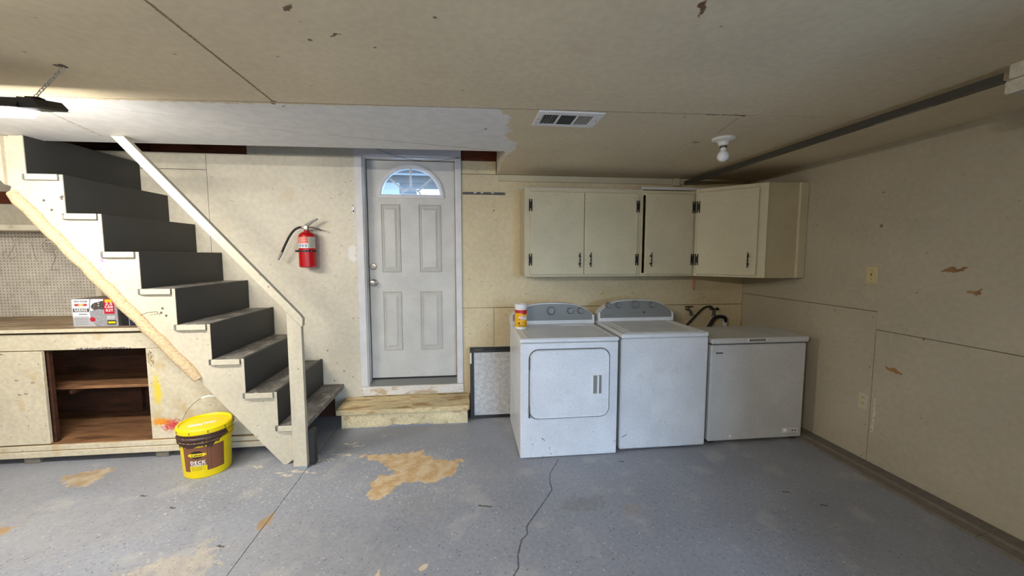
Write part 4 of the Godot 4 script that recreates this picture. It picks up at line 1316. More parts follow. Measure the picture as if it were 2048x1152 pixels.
func build_appliances() -> void:
	# dryer
	var x0 := 0.380
	var x1 := 1.117
	var zf := 1.012
	var zb := 0.308
	var t := thing("clothes_dryer", "white clothes dryer with a front door beside the furnace filters", "dryer", Vector3(0.75, 0, 0.66))
	part(t, "cabinet", G.new().bb(x0, x1, 0.004, 0.868, zb, zf, 0.006), M.appliance)
	var top := part(t, "top_panel", G.new().bb(x0 - 0.003, x1 + 0.003, 0.871, 0.905, zb, zf + 0.006, 0.009), M.appliance)
	# raised beads on the top and the lint door
	for q in [[[x0 + 0.05, zb + 0.16], [x0 + 0.05, zf - 0.05]], [[x0 + 0.06, zb + 0.14], [0.78, zb + 0.14], [0.80, zb + 0.21], [x1 - 0.06, zb + 0.21], [x1 - 0.04, zb + 0.26], [x1 - 0.04, zf - 0.05]]]:
		var line := []
		for p in q:
			line.append(Vector3(p[0], 0.9045, p[1]))
		part(top, "raised_bead", G.new().tube(line, 0.004, 6), M.appliance)
	part(top, "lint_door", G.new().bb(0.83, 1.03, 0.9048, 0.9085, zb + 0.135, zb + 0.18, 0.0015), M.appliance)
	# door
	var dg := G.new()
	dg.ext(round_rect(0.448, 1.044, 0.308, 0.818, 0.065, 8), Vector3(0, 0, zf), Vector3.RIGHT, Vector3.UP, 0.0005, 0.013)
	var ring := []
	for p in round_rect(0.443, 1.049, 0.303, 0.823, 0.068, 8):
		ring.append(Vector3(p.x, p.y, zf + 0.001))
	part(t, "door_gasket", G.new().tube(ring, 0.0035, 6, true), M.dark_steel)
	var dr := part(t, "door", dg, M.appliance, "white dryer door with rounded corners")
	var rim := []
	for p in round_rect(0.452, 1.040, 0.312, 0.814, 0.062, 8):
		rim.append(Vector3(p.x, p.y, zf + 0.0125))
	part(dr, "rounded_rim", G.new().tube(rim, 0.0040, 6, true), M.appliance)
	var hd := G.new()
	hd.bb(0.914, 0.990, 0.474, 0.484, zf + 0.013, zf + 0.021, 0.002)
	hd.bb(0.914, 0.990, 0.622, 0.632, zf + 0.013, zf + 0.021, 0.002)
	hd.bb(0.914, 0.922, 0.4842, 0.6218, zf + 0.013, zf + 0.021, 0.002)
	hd.bb(0.984, 0.990, 0.4842, 0.6218, zf + 0.013, zf + 0.021, 0.002)
	var hn := part(dr, "handle", hd, M.white_plastic, "white door handle with a recessed grip")
	part(hn, "grip_bar", G.new().bb(0.952, 0.964, 0.4842, 0.6218, zf + 0.0132, zf + 0.030, 0.004), M.white_plastic)
	part(hn, "handle_recess", G.new().bb(0.9222, 0.9518, 0.4842, 0.6218, zf + 0.0131, zf + 0.0142), M.grey_plastic)
	part(hn, "handle_recess", G.new().bb(0.9642, 0.9838, 0.4842, 0.6218, zf + 0.0131, zf + 0.0142), M.grey_plastic)
	for y in [0.36, 0.72]:
		part(dr, "hinge", G.new().bb(0.440, 0.450, y - 0.045, y + 0.045, zf + 0.001, zf + 0.016, 0.002), M.dark_steel)
	for q in [[0.55, 0.145, 0.034, -0.7], [0.60, 0.075, 0.010, 0.4], [0.61, 0.030, 0.010, 0.0], [0.47, 0.11, 0.009, 0.0], [0.935, 0.185, 0.006, 1.2], [0.545, 0.008, 0.012, 1.4], [1.10, 0.10, 0.008, 0.0]]:
		part(t, "scuff", moved(G.new().box(Vector3.ZERO, Vector3(q[2], 0.005, 0.0005)), Transform3D(Basis(Vector3(0, 0, 1), q[3]), Vector3(q[0], q[1], zf + 0.0004))), M.lettering_grey, "dark scuff mark")
	console(t, x0 - 0.006, x1 + 0.008, 0.9055, 1.085, zb, 0.42, [[0.732, 0.031, 1.018], [0.905, 0.024, 1.016], [0.997, 0.024, 1.016]], "")

	# washer
	var w := thing("washing_machine", "white top loading washing machine between dryer and chest freezer", "washer", Vector3(1.5, 0, 0.63))
	x0 = 1.152
	x1 = 1.852
	zf = 0.985
	zb = 0.30
	part(w, "cabinet", G.new().bb(x0, x1, 0.014, 0.878, zb, zf, 0.010), M.appliance)
	for q in [[x0 + 0.04, zf - 0.06], [x1 - 0.04, zf - 0.06], [x0 + 0.04, zb + 0.06], [x1 - 0.04, zb + 0.06]]:
		part(w, "foot", G.new().lathe([Vector2(0.0, 0), Vector2(0.022, 0), Vector2(0.022, 0.010), Vector2(0.01, 0.0135), Vector2(0, 0.0135)], Vector3(q[0], 0, q[1]), 12), M.rubber)
	var wt := part(w, "top_panel", G.new().bb(x0 - 0.002, x1 + 0.002, 0.8805, 0.917, zb, zf + 0.004, 0.010), M.appliance)
	var lid := part(wt, "lid", G.new().bb(x0 + 0.045, x1 - 0.045, 0.9172, 0.9215, zb + 0.15, zf - 0.03, 0.002), M.appliance, "loading lid")
	for x in [x0 + 0.085, x1 - 0.085]:
		part(lid, "raised_bead", G.new().tube([Vector3(x, 0.9215, zb + 0.17), Vector3(x, 0.9215, zf - 0.05)], 0.004, 6), M.appliance)
	part(wt, "raised_bead", G.new().tube([Vector3(x1 - 0.025, 0.9165, zb + 0.14), Vector3(x1 - 0.025, 0.9165, zf - 0.03)], 0.004, 6), M.appliance)
	console(w, x0 + 0.010, x1 + 0.020, 0.9175, 1.105, zb + 0.005, 0.415, [[1.258, 0.024, 1.058], [1.352, 0.024, 1.060], [1.508, 0.031, 1.062], [1.672, 0.024, 1.058]], "Whirlpool")
	part(w, "indicator_knob", G.new().lathe([Vector2(0.011, 0), Vector2(0.010, 0.004), Vector2(0, 0.004)], Vector3(1.592, 0.992, 0.4065), 16, 0, TAU, Basis(Vector3.RIGHT, PI / 2)), M.dark_steel)
	for i in 6:
		part(w, "indicator_mark", G.new().box(Vector3(1.47 + i * 0.017, 0.990, 0.4075), Vector3(0.009, 0.0035, 0.0012)), M.lettering_grey)
	for q in [[1.19, 0.125, 0.045, 0.5], [1.52, 0.215, 0.005, 0.0]]:
		part(w, "scuff", moved(G.new().box(Vector3.ZERO, Vector3(q[2], 0.005, 0.0005)), Transform3D(Basis(Vector3(0, 0, 1), q[3]), Vector3(q[0], q[1], zf + 0.0004))), M.lettering_grey, "dark scuff mark")

	# chest freezer
	var f := thing("chest_freezer", "white chest freezer in the corner by the right wall", "freezer", Vector3(2.3, 0, 0.72))
	x0 = 1.895
	x1 = 2.728
	zf = 0.962
	zb = 0.46
	part(f, "body", G.new().bb(x0, x1 - 0.012, 0.022, 0.806, zb + 0.01, zf - 0.006, 0.010), M.freezer_white)
	for q in [[x0 + 0.05, zf - 0.06], [x1 - 0.06, zf - 0.06], [x0 + 0.05, zb + 0.08], [x1 - 0.06, zb + 0.08]]:
		part(f, "foot", G.new().bb(q[0] - 0.025, q[0] + 0.025, 0, 0.0215, q[1] - 0.025, q[1] + 0.025, 0.003), M.rubber)
	part(f, "lid_gasket", G.new().bb(x0 + 0.006, x1 - 0.018, 0.8062, 0.8138, zb + 0.018, zf - 0.014), M.rubber)
	var fl := part(f, "lid", G.new().bb(x0 - 0.004, x1, 0.814, 0.858, zb, zf + 0.004, 0.009), M.freezer_white)
	var fh := G.new()
	fh.bb(2.19, 2.352, 0.826, 0.833, zf + 0.0045, zf + 0.014, 0.002)
	fh.bb(2.19, 2.352, 0.850, 0.856, zf + 0.0045, zf + 0.020, 0.002)
	fh.bb(2.19, 2.197, 0.8335, 0.8495, zf + 0.0045, zf + 0.016, 0.002)
	fh.bb(2.345, 2.352, 0.8335, 0.8495, zf + 0.0045, zf + 0.016, 0.002)
	var hnd := part(fl, "handle", fh, M.white_plastic, "white lid handle")
	part(hnd, "handle_recess", G.new().bb(2.1975, 2.3445, 0.8335, 0.8495, zf + 0.0045, zf + 0.006), M.grey_plastic)
	part(f, "name_badge", G.new().ext(PackedVector2Array([Vector2(1.934, 0.736), Vector2(1.990, 0.736), Vector2(1.996, 0.748), Vector2(1.946, 0.747), Vector2(1.934, 0.749)]), Vector3(0, 0, zf - 0.006), Vector3.RIGHT, Vector3.UP, 0.0, 0.0008), M.lettering_grey, "small dark name badge")
	var pl := part(f, "control_plate", G.new().bb(2.540, 2.682, 0.062, 0.104, zf - 0.0058, zf - 0.002, 0.001), M.white_plastic)
	part(pl, "thermostat_dial", G.new().lathe([Vector2(0.018, 0), Vector2(0.016, 0.012), Vector2(0.012, 0.014), Vector2(0, 0.014)], Vector3(2.570, 0.083, zf - 0.002), 20, 0, TAU, Basis(Vector3.RIGHT, PI / 2)), M.white_plastic)
	for x in [2.628, 2.655]:
		part(pl, "indicator_lamp", G.new().lathe([Vector2(0.006, 0), Vector2(0.005, 0.003), Vector2(0, 0.003)], Vector3(x, 0.083, zf - 0.002), 12, 0, TAU, Basis(Vector3.RIGHT, PI / 2)), M.lettering_black)
	part(f, "drain_plug", G.new().lathe([Vector2(0.012, 0), Vector2(0.010, 0.006), Vector2(0, 0.006)], Vector3(2.09, 0.058, zf - 0.006), 14, 0, TAU, Basis(Vector3.RIGHT, PI / 2)), M.white_plastic)

	# canister of wipes on the dryer
	var cz := Vector3(0.438, 0.9055, 0.60)
	var cw := thing("wipes_canister", "yellow labelled canister of wipes with a white lid on the dryer", "canister", cz)
	part(cw, "canister", G.new().lathe([Vector2(0, 0.0), Vector2(0.047, 0.0), Vector2(0.050, 0.004), Vector2(0.050, 0.168), Vector2(0.046, 0.172), Vector2(0, 0.172)], cz, 32), M.white_plastic)
	part(cw, "lid", G.new().lathe([Vector2(0.0515, 0.170), Vector2(0.0515, 0.200), Vector2(0.046, 0.206), Vector2(0.034, 0.206), Vector2(0.032, 0.202), Vector2(0, 0.202)], cz, 32), M.white_plastic)
	var wi := Image.create(512, 256, false, Image.FORMAT_RGB8)
	wi.fill(c8(238, 178, 16))
	wi.fill_rect(Rect2i(0, 0, 512, 46), c8(196, 34, 40))
	patch(wi, PackedVector2Array([Vector2(60, 40), Vector2(196, 40), Vector2(128, 70)]), c8(200, 30, 36), c8(200, 30, 36), 1.0, 1.0, 2)
	patch(wi, PackedVector2Array([Vector2(50, 92), Vector2(206, 84), Vector2(214, 120), Vector2(180, 146), Vector2(80, 150), Vector2(46, 120)]), c8(240, 232, 214), c8(244, 238, 226), 1.0, 1.0, 3)
	for i in 6:
		wi.fill_rect(Rect2i(62 + i * 23, 96, 15, 14), c8(206, 92, 92))
	wi.fill_rect(Rect2i(40, 186, 20, 28), c8(40, 36, 30))
	wi.fill_rect(Rect2i(90, 190, 110, 8), c8(180, 60, 30))
	for r in 3:
		wi.fill_rect(Rect2i(40, 222 + r * 11, 120, 5), c8(110, 84, 20))
	mat_face("wipes_print", wi, 0.4)
	part(cw, "printed_label", G.new().lathe([Vector2(0.0505, 0.018), Vector2(0.0505, 0.158)], cz, 40, -0.95 - 0.1, TAU - 0.95 - 0.1), M.wipes_print, "yellow and red printed label")
	for q in [["WIPES", 0.083, 0.044]]:
		var g := lettering(q[0], q[2], 0.011)
		for i in g.v.size():
			var p := g.v[i]
			var a := p.x / 0.0508 - 0.06
			var rr := 0.0508 + p.z
			g.v[i] = cz + Vector3(sin(a) * rr, q[1] + p.y, cos(a) * rr)
		part(cw, "lettering", g, M.red)

	# furnace filters leaning between step and dryer
	for k in 4:
		var lab: String = ["black framed pleated furnace filter in front of the leaning filters", "second furnace filter of the leaning stack, counted from the front", "third furnace filter of the leaning stack, counted from the front", "rearmost furnace filter of the leaning stack, against the wall"][k]
		var zb0 := 0.232 - k * 0.030
		var ft := thing("furnace_filter", lab, "filter", Vector3(0.27, 0, zb0), "furnace filters leaning by the dryer")
		ft.rotation.x = -0.145
		var H := 0.625 + (0.0 if k == 0 else 0.012)
		var fg := G.new()
		fg.bb(-0.25, 0.25, 0.0, 0.024, -0.012, 0.012, 0.001)
		fg.bb(-0.25, 0.25, H - 0.024, H, -0.012, 0.012, 0.001)
		fg.bb(-0.25, -0.214, 0.0242, H - 0.0242, -0.012, 0.012, 0.001)
		fg.bb(0.214, 0.25, 0.0242, H - 0.0242, -0.012, 0.012, 0.001)
		var fm: Material = M.black
		if k > 0:
			fm = M.black if k < 3 else M["label_paper"]
		ft.position.y = 0.0035
		part(ft, "frame", fg, fm)
		if k == 0:
			var cloth := []
			for r in 2:
				var row := []
				for j in 73:
					row.append(Vector3(lerpf(-0.2138, 0.2138, j / 72.0), lerpf(H - 0.0245, 0.0245, r), 0.003 + (0.0035 if j % 2 == 0 else -0.0035)))
				cloth.append(row)
			part(ft, "pleated_cloth", G.new().grid(cloth, Vector3(0, 0, 1)), M.filter_cloth, "pale grey pleated cloth")
			part(ft, "barcode_sticker", G.new().bb(-0.2495, -0.236, 0.50, 0.60, 0.0122, 0.0128), M.label_paper)
			part(ft, "yellow_label", G.new().bb(-0.21, -0.13, H + 0.0002, H + 0.001, -0.008, 0.008), M.lettering_yellow)
		else:
			part(ft, "pleated_cloth", G.new().bb(-0.2138, 0.2138, 0.0245, H - 0.0245, -0.006, 0.006), M.label_paper)


# ------------------------------------------------------------------ wall cabinets
func hinge(to: Node3D, p: Vector3, along: Vector3, out_dir: Vector3) -> void:
	var g := G.new()
	g.xf = Transform3D(Basis(along, Vector3.UP, out_dir), p)
	g.bb(-0.015, -0.005, -0.052, 0.052, 0.0, 0.004, 0.001)
	g.bb(0.005, 0.015, -0.052, 0.052, 0.0, 0.004, 0.001)
	g.bb(-0.006, 0.006, -0.030, 0.030, 0.0, 0.008, 0.002)
	part(to, "hinge", g, M.black_metal, "black hinge")


func pull(to: Node3D, p: Vector3, along: Vector3, out_dir: Vector3) -> void:
	var g := G.new()
	g.xf = Transform3D(Basis(along, Vector3.UP, out_dir), p)
	var pts := []
	var rad := []
	var pr := [0.002, 0.006, 0.0035, 0.0035, 0.008, 0.0035, 0.0045, 0.007, 0.0045, 0.0035, 0.008, 0.0035, 0.0035, 0.006, 0.002]
	for i in 15:
		pts.append(Vector3(0, -0.066 + 0.132 * i / 14.0, 0.022))
		rad.append(pr[i])
	g.tube(pts, rad, 8)
	for y in [-0.036, 0.036]:
		g.tube([Vector3(0, y, 0.0), Vector3(0, y, 0.022)], 0.004, 6)
		g.bb(-0.008, 0.008, y - 0.008, y + 0.008, 0.0, 0.002)
	part(to, "pull_handle", g, M.black_metal, "black turned pull handle")


func build_cabinets() -> void:
	var y0 := 1.316
	var y1 := 2.090
	var zf := 0.318
	# two door unit
	var a := thing("wall_cabinet", "cream two-door wall cabinet above the dryer", "cabinet", Vector3(1.03, y0, 0.16))
	var g := G.new()
	g.bb(0.508, 1.572, y1 - 0.018, y1, 0.003, zf)
	g.bb(0.508, 1.572, y0 + 0.012, y0 + 0.030, 0.003, zf - 0.02)
	g.bb(0.508, 0.526, y0, y1 - 0.0185, 0.003, zf)
	g.bb(1.554, 1.572, y0, y1 - 0.0185, 0.003, zf)
	part(a, "body", g, M.cabinet_dark)
	var ff := G.new()
	ff.bb(0.508, 0.560, y0, y1, zf + 0.0003, zf + 0.012, 0.0015)
	ff.bb(1.535, 1.574, y0, y1, zf + 0.0003, zf + 0.012, 0.0015)
	ff.bb(0.5605, 1.5345, y0, y0 + 0.030, zf + 0.0003, zf + 0.012, 0.0015)
	ff.bb(0.5605, 1.5345, y1 - 0.042, y1, zf + 0.0003, zf + 0.012, 0.0015)
	part(a, "face_frame", ff, M.cabinet)
	for s in 2:
		var dx0: float = [0.553, 1.046][s]
		var dx1: float = [1.0415, 1.540][s]
		var d := part(a, "door", G.new().bb(dx0, dx1, y0 + 0.018, y1 - 0.028, zf + 0.0125, zf + 0.030, 0.004), M.cabinet)
		pull(d, Vector3(dx1 - 0.040 if s == 0 else dx0 + 0.055, 1.466, zf + 0.030), Vector3.RIGHT, Vector3(0, 0, 1))
		for y in [1.468, 1.944]:
			hinge(d, Vector3(dx0 + 0.004 if s == 0 else dx1 - 0.004, y, zf + 0.0302), Vector3.RIGHT, Vector3(0, 0, 1))
	# single door unit with a gap beside the stile
	var b := thing("wall_cabinet", "cream single-door wall cabinet above the washing machine", "cabinet", Vector3(1.83, y0, 0.16))
	g = G.new()
	g.bb(1.574, 2.10, y1 - 0.018, y1, 0.003, zf)
	g.bb(1.574, 2.10, y0 + 0.012, y0 + 0.030, 0.003, zf - 0.02)
	g.bb(1.574, 1.590, y0, y1 - 0.0185, 0.003, zf - 0.05)
	part(b, "body", g, M.cabinet_dark)
	ff = G.new()
	ff.bb(1.5745, 1.592, y0, y1, zf + 0.0003, zf + 0.012, 0.0015)
	ff.bb(2.078, 2.098, y0, y1, zf + 0.0003, zf + 0.012, 0.0015)
	ff.bb(1.5925, 2.0775, y0, y0 + 0.030, zf + 0.0003, zf + 0.012, 0.0015)
	ff.bb(1.5925, 2.0775, y1 - 0.042, y1, zf + 0.0003, zf + 0.012, 0.0015)
	part(b, "face_frame", ff, M.cabinet)
	var d2 := part(b, "door", G.new().bb(1.612, 2.074, y0 + 0.018, y1 - 0.028, zf + 0.0125, zf + 0.030, 0.004), M.cabinet)
	pull(d2, Vector3(1.668, 1.466, zf + 0.030), Vector3.RIGHT, Vector3(0, 0, 1))
	for y in [1.468, 1.944]:
		hinge(d2, Vector3(2.070, y, zf + 0.0302), Vector3.RIGHT, Vector3(0, 0, 1))
	# diagonal corner unit
	var c := thing("corner_cabinet", "cream diagonal corner wall cabinet against the right wall", "cabinet", Vector3(2.6, y0, 0.3))
	var p0 := Vector2(2.101, 0.330)
	var p1 := Vector2(2.494, 0.735)
	var poly := PackedVector2Array([Vector2(2.102, 0.003), Vector2(XR - 0.003, 0.003), Vector2(XR - 0.003, 0.735), p1, p0])
	part(c, "body", G.new().ext(poly, Vector3(0, y1 + 0.02, 0), Vector3.RIGHT, Vector3(0, 0, 1), 0.0, y1 + 0.02 - y0), M.cabinet_dark)
	var al3 := Vector3(p1.x - p0.x, 0, p1.y - p0.y)
	var L := al3.length()
	al3 = al3.normalized()
	var nn := Vector3(-al3.z, 0, al3.x)
	if nn.z < 0:
		nn = -nn
	var bs := Basis(al3, Vector3.UP, al3.cross(Vector3.UP))
	var fx := Transform3D(bs, Vector3(p0.x, 0, p0.y))
	ff = G.new()
	ff.xf = fx
	ff.bb(0.0, 0.030, y0, y1 + 0.02, 0.0003, 0.012, 0.0015)
	ff.bb(L - 0.075, L, y0, y1 + 0.02, 0.0003, 0.012, 0.0015)
	ff.bb(0.0305, L - 0.0755, y0, y0 + 0.028, 0.0003, 0.012, 0.0015)
	ff.bb(0.0305, L - 0.0755, y1 - 0.028, y1 + 0.02, 0.0003, 0.012, 0.0015)
	part(c, "face_frame", ff, M.cabinet)
	g = G.new()
	g.xf = fx
	g.bb(0.022, L - 0.062, y0 + 0.018, y1 - 0.014, 0.0125, 0.029, 0.004)
	var d3 := part(c, "door", g, M.cabinet)
	pull(d3, fx * Vector3(L - 0.125, 1.466, 0.029), al3, bs.z)
	for y in [1.468, 1.944]:
		hinge(d3, fx * Vector3(0.028, y, 0.0292), al3, bs.z)
	part(c, "scribe_strip", G.new().bb(XR - 0.075, XR - 0.003, y0, y1 + 0.024, 0.7352, 0.748, 0.002), M.cabinet)
	part(c, "scribe_bead", G.new().bb(XR - 0.081, XR - 0.0755, y0, y1 + 0.022, 0.7352, 0.7405), M.cream)

	# white strips on top of the cabinets
	for q in [[0.44, 1.60, 0.27, 0.006, 0.012, "thin white trim strip lying on the two-door wall cabinet"], [1.615, 2.50, 0.20, 0.016, 0.030, "thicker white trim strip lying on the cabinets near the corner"]]:
		var s := thing("trim_strip", q[5], "strip", Vector3((q[0] + q[1]) / 2, 2.09, q[2]), "white strips on the cabinets")
		var yb := 2.0905 if q[0] < 1.0 else 2.1105
		part(s, "strip_face", G.new().bb(q[0], q[1], yb, yb + q[4], q[2] + 0.02, q[2] + 0.02 + q[3], 0.001), M.white_paint)
		part(s, "strip_lip", G.new().bb(q[0], q[1], yb, yb + 0.004, q[2] + 0.0205 + q[3], q[2] + 0.05 + q[3], 0.001), M.white_paint)
	# frieze board on the wall above the cabinets
	var fz := setting("trim_1", "cream board along the wall top above the cabinets")
	part(fz, "frieze_board", G.new().bb(0.30, 2.03, 2.205, 2.262, 0.001, 0.022, 0.002), M.cabinet)
	part(fz, "frieze_board", G.new().bb(2.10, XR - 0.003, 2.205, 2.262, 0.001, 0.022, 0.002), M.cabinet)
	part(fz, "end_block", G.new().bb(2.035, 2.095, 2.190, 2.262, 0.001, 0.045, 0.002), M.cabinet)

	# red loop hanging below the cabinets
	var rl := thing("red_tie", "red plastic loop hanging below the wall cabinets", "tie", Vector3(2.15, 1.25, 0.26))
	var lp := []
	for i in 20:
		var t := TAU * i / 20
		lp.append(Vector3(2.15 + 0.012 * sin(t) * (0.7 + 0.3 * cos(t)), 1.252 - 0.075 * cos(t), 0.262))
	part(rl, "loop", G.new().tube(lp, 0.0028, 6, true), M.red_plastic)


# ------------------------------------------------------------------ ceiling fittings
func ring_link(c: Vector3, along: Vector3, side: Vector3, a: float, b: float) -> Array:
	var r := []
	for i in 12:
		var t := TAU * i / 12
		r.append(c + along * (a * cos(t)) + side * (b * sin(t)))
	return r


func shop_light(c: Vector3, label: String, power: float) -> void:
	var tilt := 0.2
	var s := thing("shop_light", label, "light", c, "hanging shop lights")
	var bx := Transform3D(Basis(Vector3.RIGHT, tilt), c)
	var h := G.new()
	h.xf = bx
	h.ext(PackedVector2Array([Vector2(-0.075, -0.018), Vector2(0.075, -0.018), Vector2(0.066, 0.0), Vector2(0.030, 0.022), Vector2(-0.030, 0.022), Vector2(-0.066, 0.0)]), Vector3(-0.55, 0, 0), Vector3(0, 0, -1), Vector3.UP, 0.0, 1.10)
	part(s, "housing", h, M.black)
	for e in [-1.0, 1.0]:
		var ec := G.new()
		ec.xf = bx
		ec.ext(PackedVector2Array([Vector2(0.0, -0.018), Vector2(0.062, -0.018), Vector2(0.070, -0.010), Vector2(0.050, 0.018), Vector2(0.0, 0.022)]), Vector3(0.5502 * e, 0, -0.062 if e < 0 else 0.062), Vector3(e, 0, 0), Vector3.UP, -0.124, 0.0)
		part(s, "end_cap", ec, M.black)
	var l := G.new()
	l.xf = bx
	l.ext(PackedVector2Array([Vector2(-0.064, -0.0185), Vector2(0.064, -0.0185), Vector2(0.030, -0.050), Vector2(-0.030, -0.050)]), Vector3(-0.535, 0, 0), Vector3(0, 0, -1), Vector3.UP, 0.0, 1.045)
	part(s, "lens", l, M.light_lens, "glowing white lens")
	for q in [[c.x + 0.555, c.x + 0.69], [c.x - 0.57, c.x - 0.70]]:
		var p0 := Vector3(q[0], 2.148, c.z)
		var p1 := Vector3(q[1], CEIL - 0.004, c.z + 0.025)
		var br := G.new()
		br.bb(q[0] - 0.025, q[0] + 0.025, 2.1405, 2.146, c.z - 0.015, c.z + 0.015, 0.001)
		part(s, "chain_bracket", br, M.black_metal)
		var ch := part(s, "chain", G.new().tube([p1, p1 + Vector3(0.004, -0.01, 0), p1 + Vector3(-0.004, -0.014, 0)], 0.002, 6), M.galvanised, "thin hanging chain")
		var dir := (p1 - p0).normalized()
		var s1 := dir.cross(Vector3.UP).normalized()
		var s2 := dir.cross(s1).normalized()
		var n := 10
		for i in n:
			var m := p0.lerp(p1 - dir * 0.012, (i + 0.5) / n)
			part(ch, "chain_link", G.new().tube(ring_link(m, dir, s1 if i % 2 == 0 else s2, 0.0125, 0.0058), 0.0014, 5, true), M.galvanised)
		part(s, "ceiling_hook", G.new().bb(q[1] - 0.009, q[1] + 0.009, CEIL - 0.004, CEIL - 0.0002, c.z + 0.015, c.z + 0.035), M.dark_steel)
	# one area light just in front of each of the lens's three faces: bottom, towards the wall, towards the room
	for q in [[0.0, 0.058, 1.45, Vector3(-0.012, -0.0515, 0)], [0.82, 0.044, 2.85, Vector3(-0.012, -0.0362, -0.0488)], [-0.82, 0.044, 3.3, Vector3(-0.012, -0.0362, 0.0488)]]:
		var lt := AreaLight3D.new()
		lt.name = "shop_light_glow"
		lt.area_size = Vector2(1.04, q[1])
		lt.light_color = c8(255, 250, 243)
		lt.light_energy = q[2] * power
		lt.area_range = 30.0
		lt.shadow_enabled = true
		lt.transform = Transform3D(Basis(Vector3.RIGHT, -PI / 2 + tilt + q[0]), c + Basis(Vector3.RIGHT, tilt) * q[3])
		add_child(lt, true)



func build_ceiling_fittings() -> void:
	shop_light(Vector3(-2.29, 2.118, 1.93), "black hanging shop light with a glowing white lens, upper left", 0.85)
	shop_light(Vector3(-1.3, 2.118, 4.7), "added unseen fill light behind the viewer", 1.35)  # extra lamp added out of view to brighten the right side

	# ceiling register
	var v := thing("ceiling_vent", "white ceiling air register with three louvre sections", "vent", Vector3(0.56, CEIL, 1.585))
	var x0 := 0.382
	var x1 := 0.742
	var z0 := 1.470
	var z1 := 1.700
	var g := G.new()
	var yb := CEIL - 0.009
	g.bb(x0, x1, yb, CEIL - 0.0003, z0, z0 + 0.035, 0.002)
	g.bb(x0, x1, yb, CEIL - 0.0003, z1 - 0.045, z1, 0.002)
	g.bb(x0, x0 + 0.035, yb, CEIL - 0.0003, z0 + 0.0352, z1 - 0.0452, 0.002)
	g.bb(x1 - 0.050, x1, yb, CEIL - 0.0003, z0 + 0.0352, z1 - 0.0452, 0.002)
	for x in [0.500, 0.598]:
		g.bb(x, x + 0.012, yb, CEIL - 0.0003, z0 + 0.0352, z1 - 0.0452, 0.001)
	part(v, "face_plate", g, M.white_paint)
	var duct := G.new()
	for r in [[0.4155, 0.4165, 1.5005, 1.6595], [0.699, 0.6995, 1.5005, 1.6595], [0.417, 0.6985, 1.5005, 1.5015], [0.417, 0.6985, 1.6585, 1.6595]]:
		duct.bb(r[0], r[1], CEIL + 0.001, CEIL + 0.42, r[2], r[3])
	duct.bb(0.41, 0.705, CEIL + 0.4205, CEIL + 0.422, 1.495, 1.665)
	part(v, "sheet_metal_duct", duct, M.galvanised, "sheet metal duct above the register")
	for i in 6:   # left section: slats across, open towards the viewer
		var xx := x0 + 0.040 + i * 0.0145
		part(v, "slat", G.new().bb(xx, xx + 0.0022, yb + 0.001, CEIL - 0.002, z0 + 0.0355, z1 - 0.0455), M.grey_plastic)
	for i in 4:
		var zz := z0 + 0.06 + i * 0.03
		part(v, "damper_bar", G.new().bb(x0 + 0.036, 0.499, CEIL - 0.005, CEIL - 0.003, zz, zz + 0.003), M.grey_plastic)
	for i in 11:  # middle section: slats along
		var zz := z0 + 0.040 + i * 0.0133
		part(v, "slat", G.new().bb(0.5125, 0.5975, yb + 0.001, CEIL - 0.004, zz, zz + 0.0035), M.dark_steel)
	for i in 7:   # right section: angled closed slats
		var xx := 0.613 + i * 0.0115
		var sg := G.new()
		sg.xf = Transform3D(Basis(Vector3(0, 0, 1), 0.5), Vector3(xx, CEIL - 0.005, (z0 + z1) / 2 - 0.005))
		sg.box(Vector3.ZERO, Vector3(0.009, 0.0012, z1 - z0 - 0.082))
		part(v, "slat", sg, M.white_paint)
	for x in [x0 + 0.016, x1 - 0.018]:
		part(v, "screw", G.new().lathe([Vector2(0, 0), Vector2(0.004, 0.0), Vector2(0.004, 0.0015)], Vector3(x, yb - 0.0012, (z0 + z1) / 2), 8), M.dark_steel)

	# bare bulb in a porcelain holder
	var o := Vector3(1.665, CEIL, 1.335)
	var b := thing("ceiling_lampholder", "white ceiling lampholder with a bare unlit bulb", "lamp", o)
	part(b, "base", G.new().lathe([Vector2(0, -0.050), Vector2(0.020, -0.050), Vector2(0.030, -0.046), Vector2(0.033, -0.030), Vector2(0.040, -0.022), Vector2(0.068, -0.014), Vector2(0.073, -0.006), Vector2(0.073, -0.0005), Vector2(0, -0.0005)], o, 32), M.porcelain)
	part(b, "socket_collar", G.new().lathe([Vector2(0.014, -0.060), Vector2(0.022, -0.060), Vector2(0.022, -0.0502)], o, 20), M.dark_steel)
	var bp := [Vector2(0.0, -0.150)]
	for i in range(1, 15):
		var a := -PI / 2 + i * PI * 0.80 / 14
		bp.append(Vector2(0.036 * cos(a), -0.114 + 0.036 * sin(a)))
	bp.append(Vector2(0.018, -0.072))
	bp.append(Vector2(0.015, -0.060))
	var sm := G.new()
	var rows := []
	for q in bp:
		var row := []
		for k in 25:
			var a := TAU * k / 24
			row.append(o + Vector3(sin(a) * maxf(q.x, 0.0005), q.y, cos(a) * maxf(q.x, 0.0005)))
		rows.append(row)
	var base := sm.v.size()
	for i in rows.size():
		for k in 25:
			var p: Vector3 = rows[i][k]
			var m := (p - (o + Vector3(0, -0.112 if i < 15 else p.y - o.y, 0))).normalized()
			sm.vert(p, m, Vector2(k / 24.0, i / 16.0))
	for i in rows.size() - 1:
		for k in 24:
			var q := base + i * 25 + k
			sm.ix.append_array(PackedInt32Array([q, q + 25, q + 1, q + 1, q + 25, q + 26]))
	part(b, "bulb", sm, M.bulb_glass, "white bulb, unlit")

	# steel angle rail under the ceiling towards the right wall
	var r := thing("overhead_rail", "dark steel angle rail running under the ceiling near the right wall", "rail", Vector3(2.16, 2.2, 1.2))
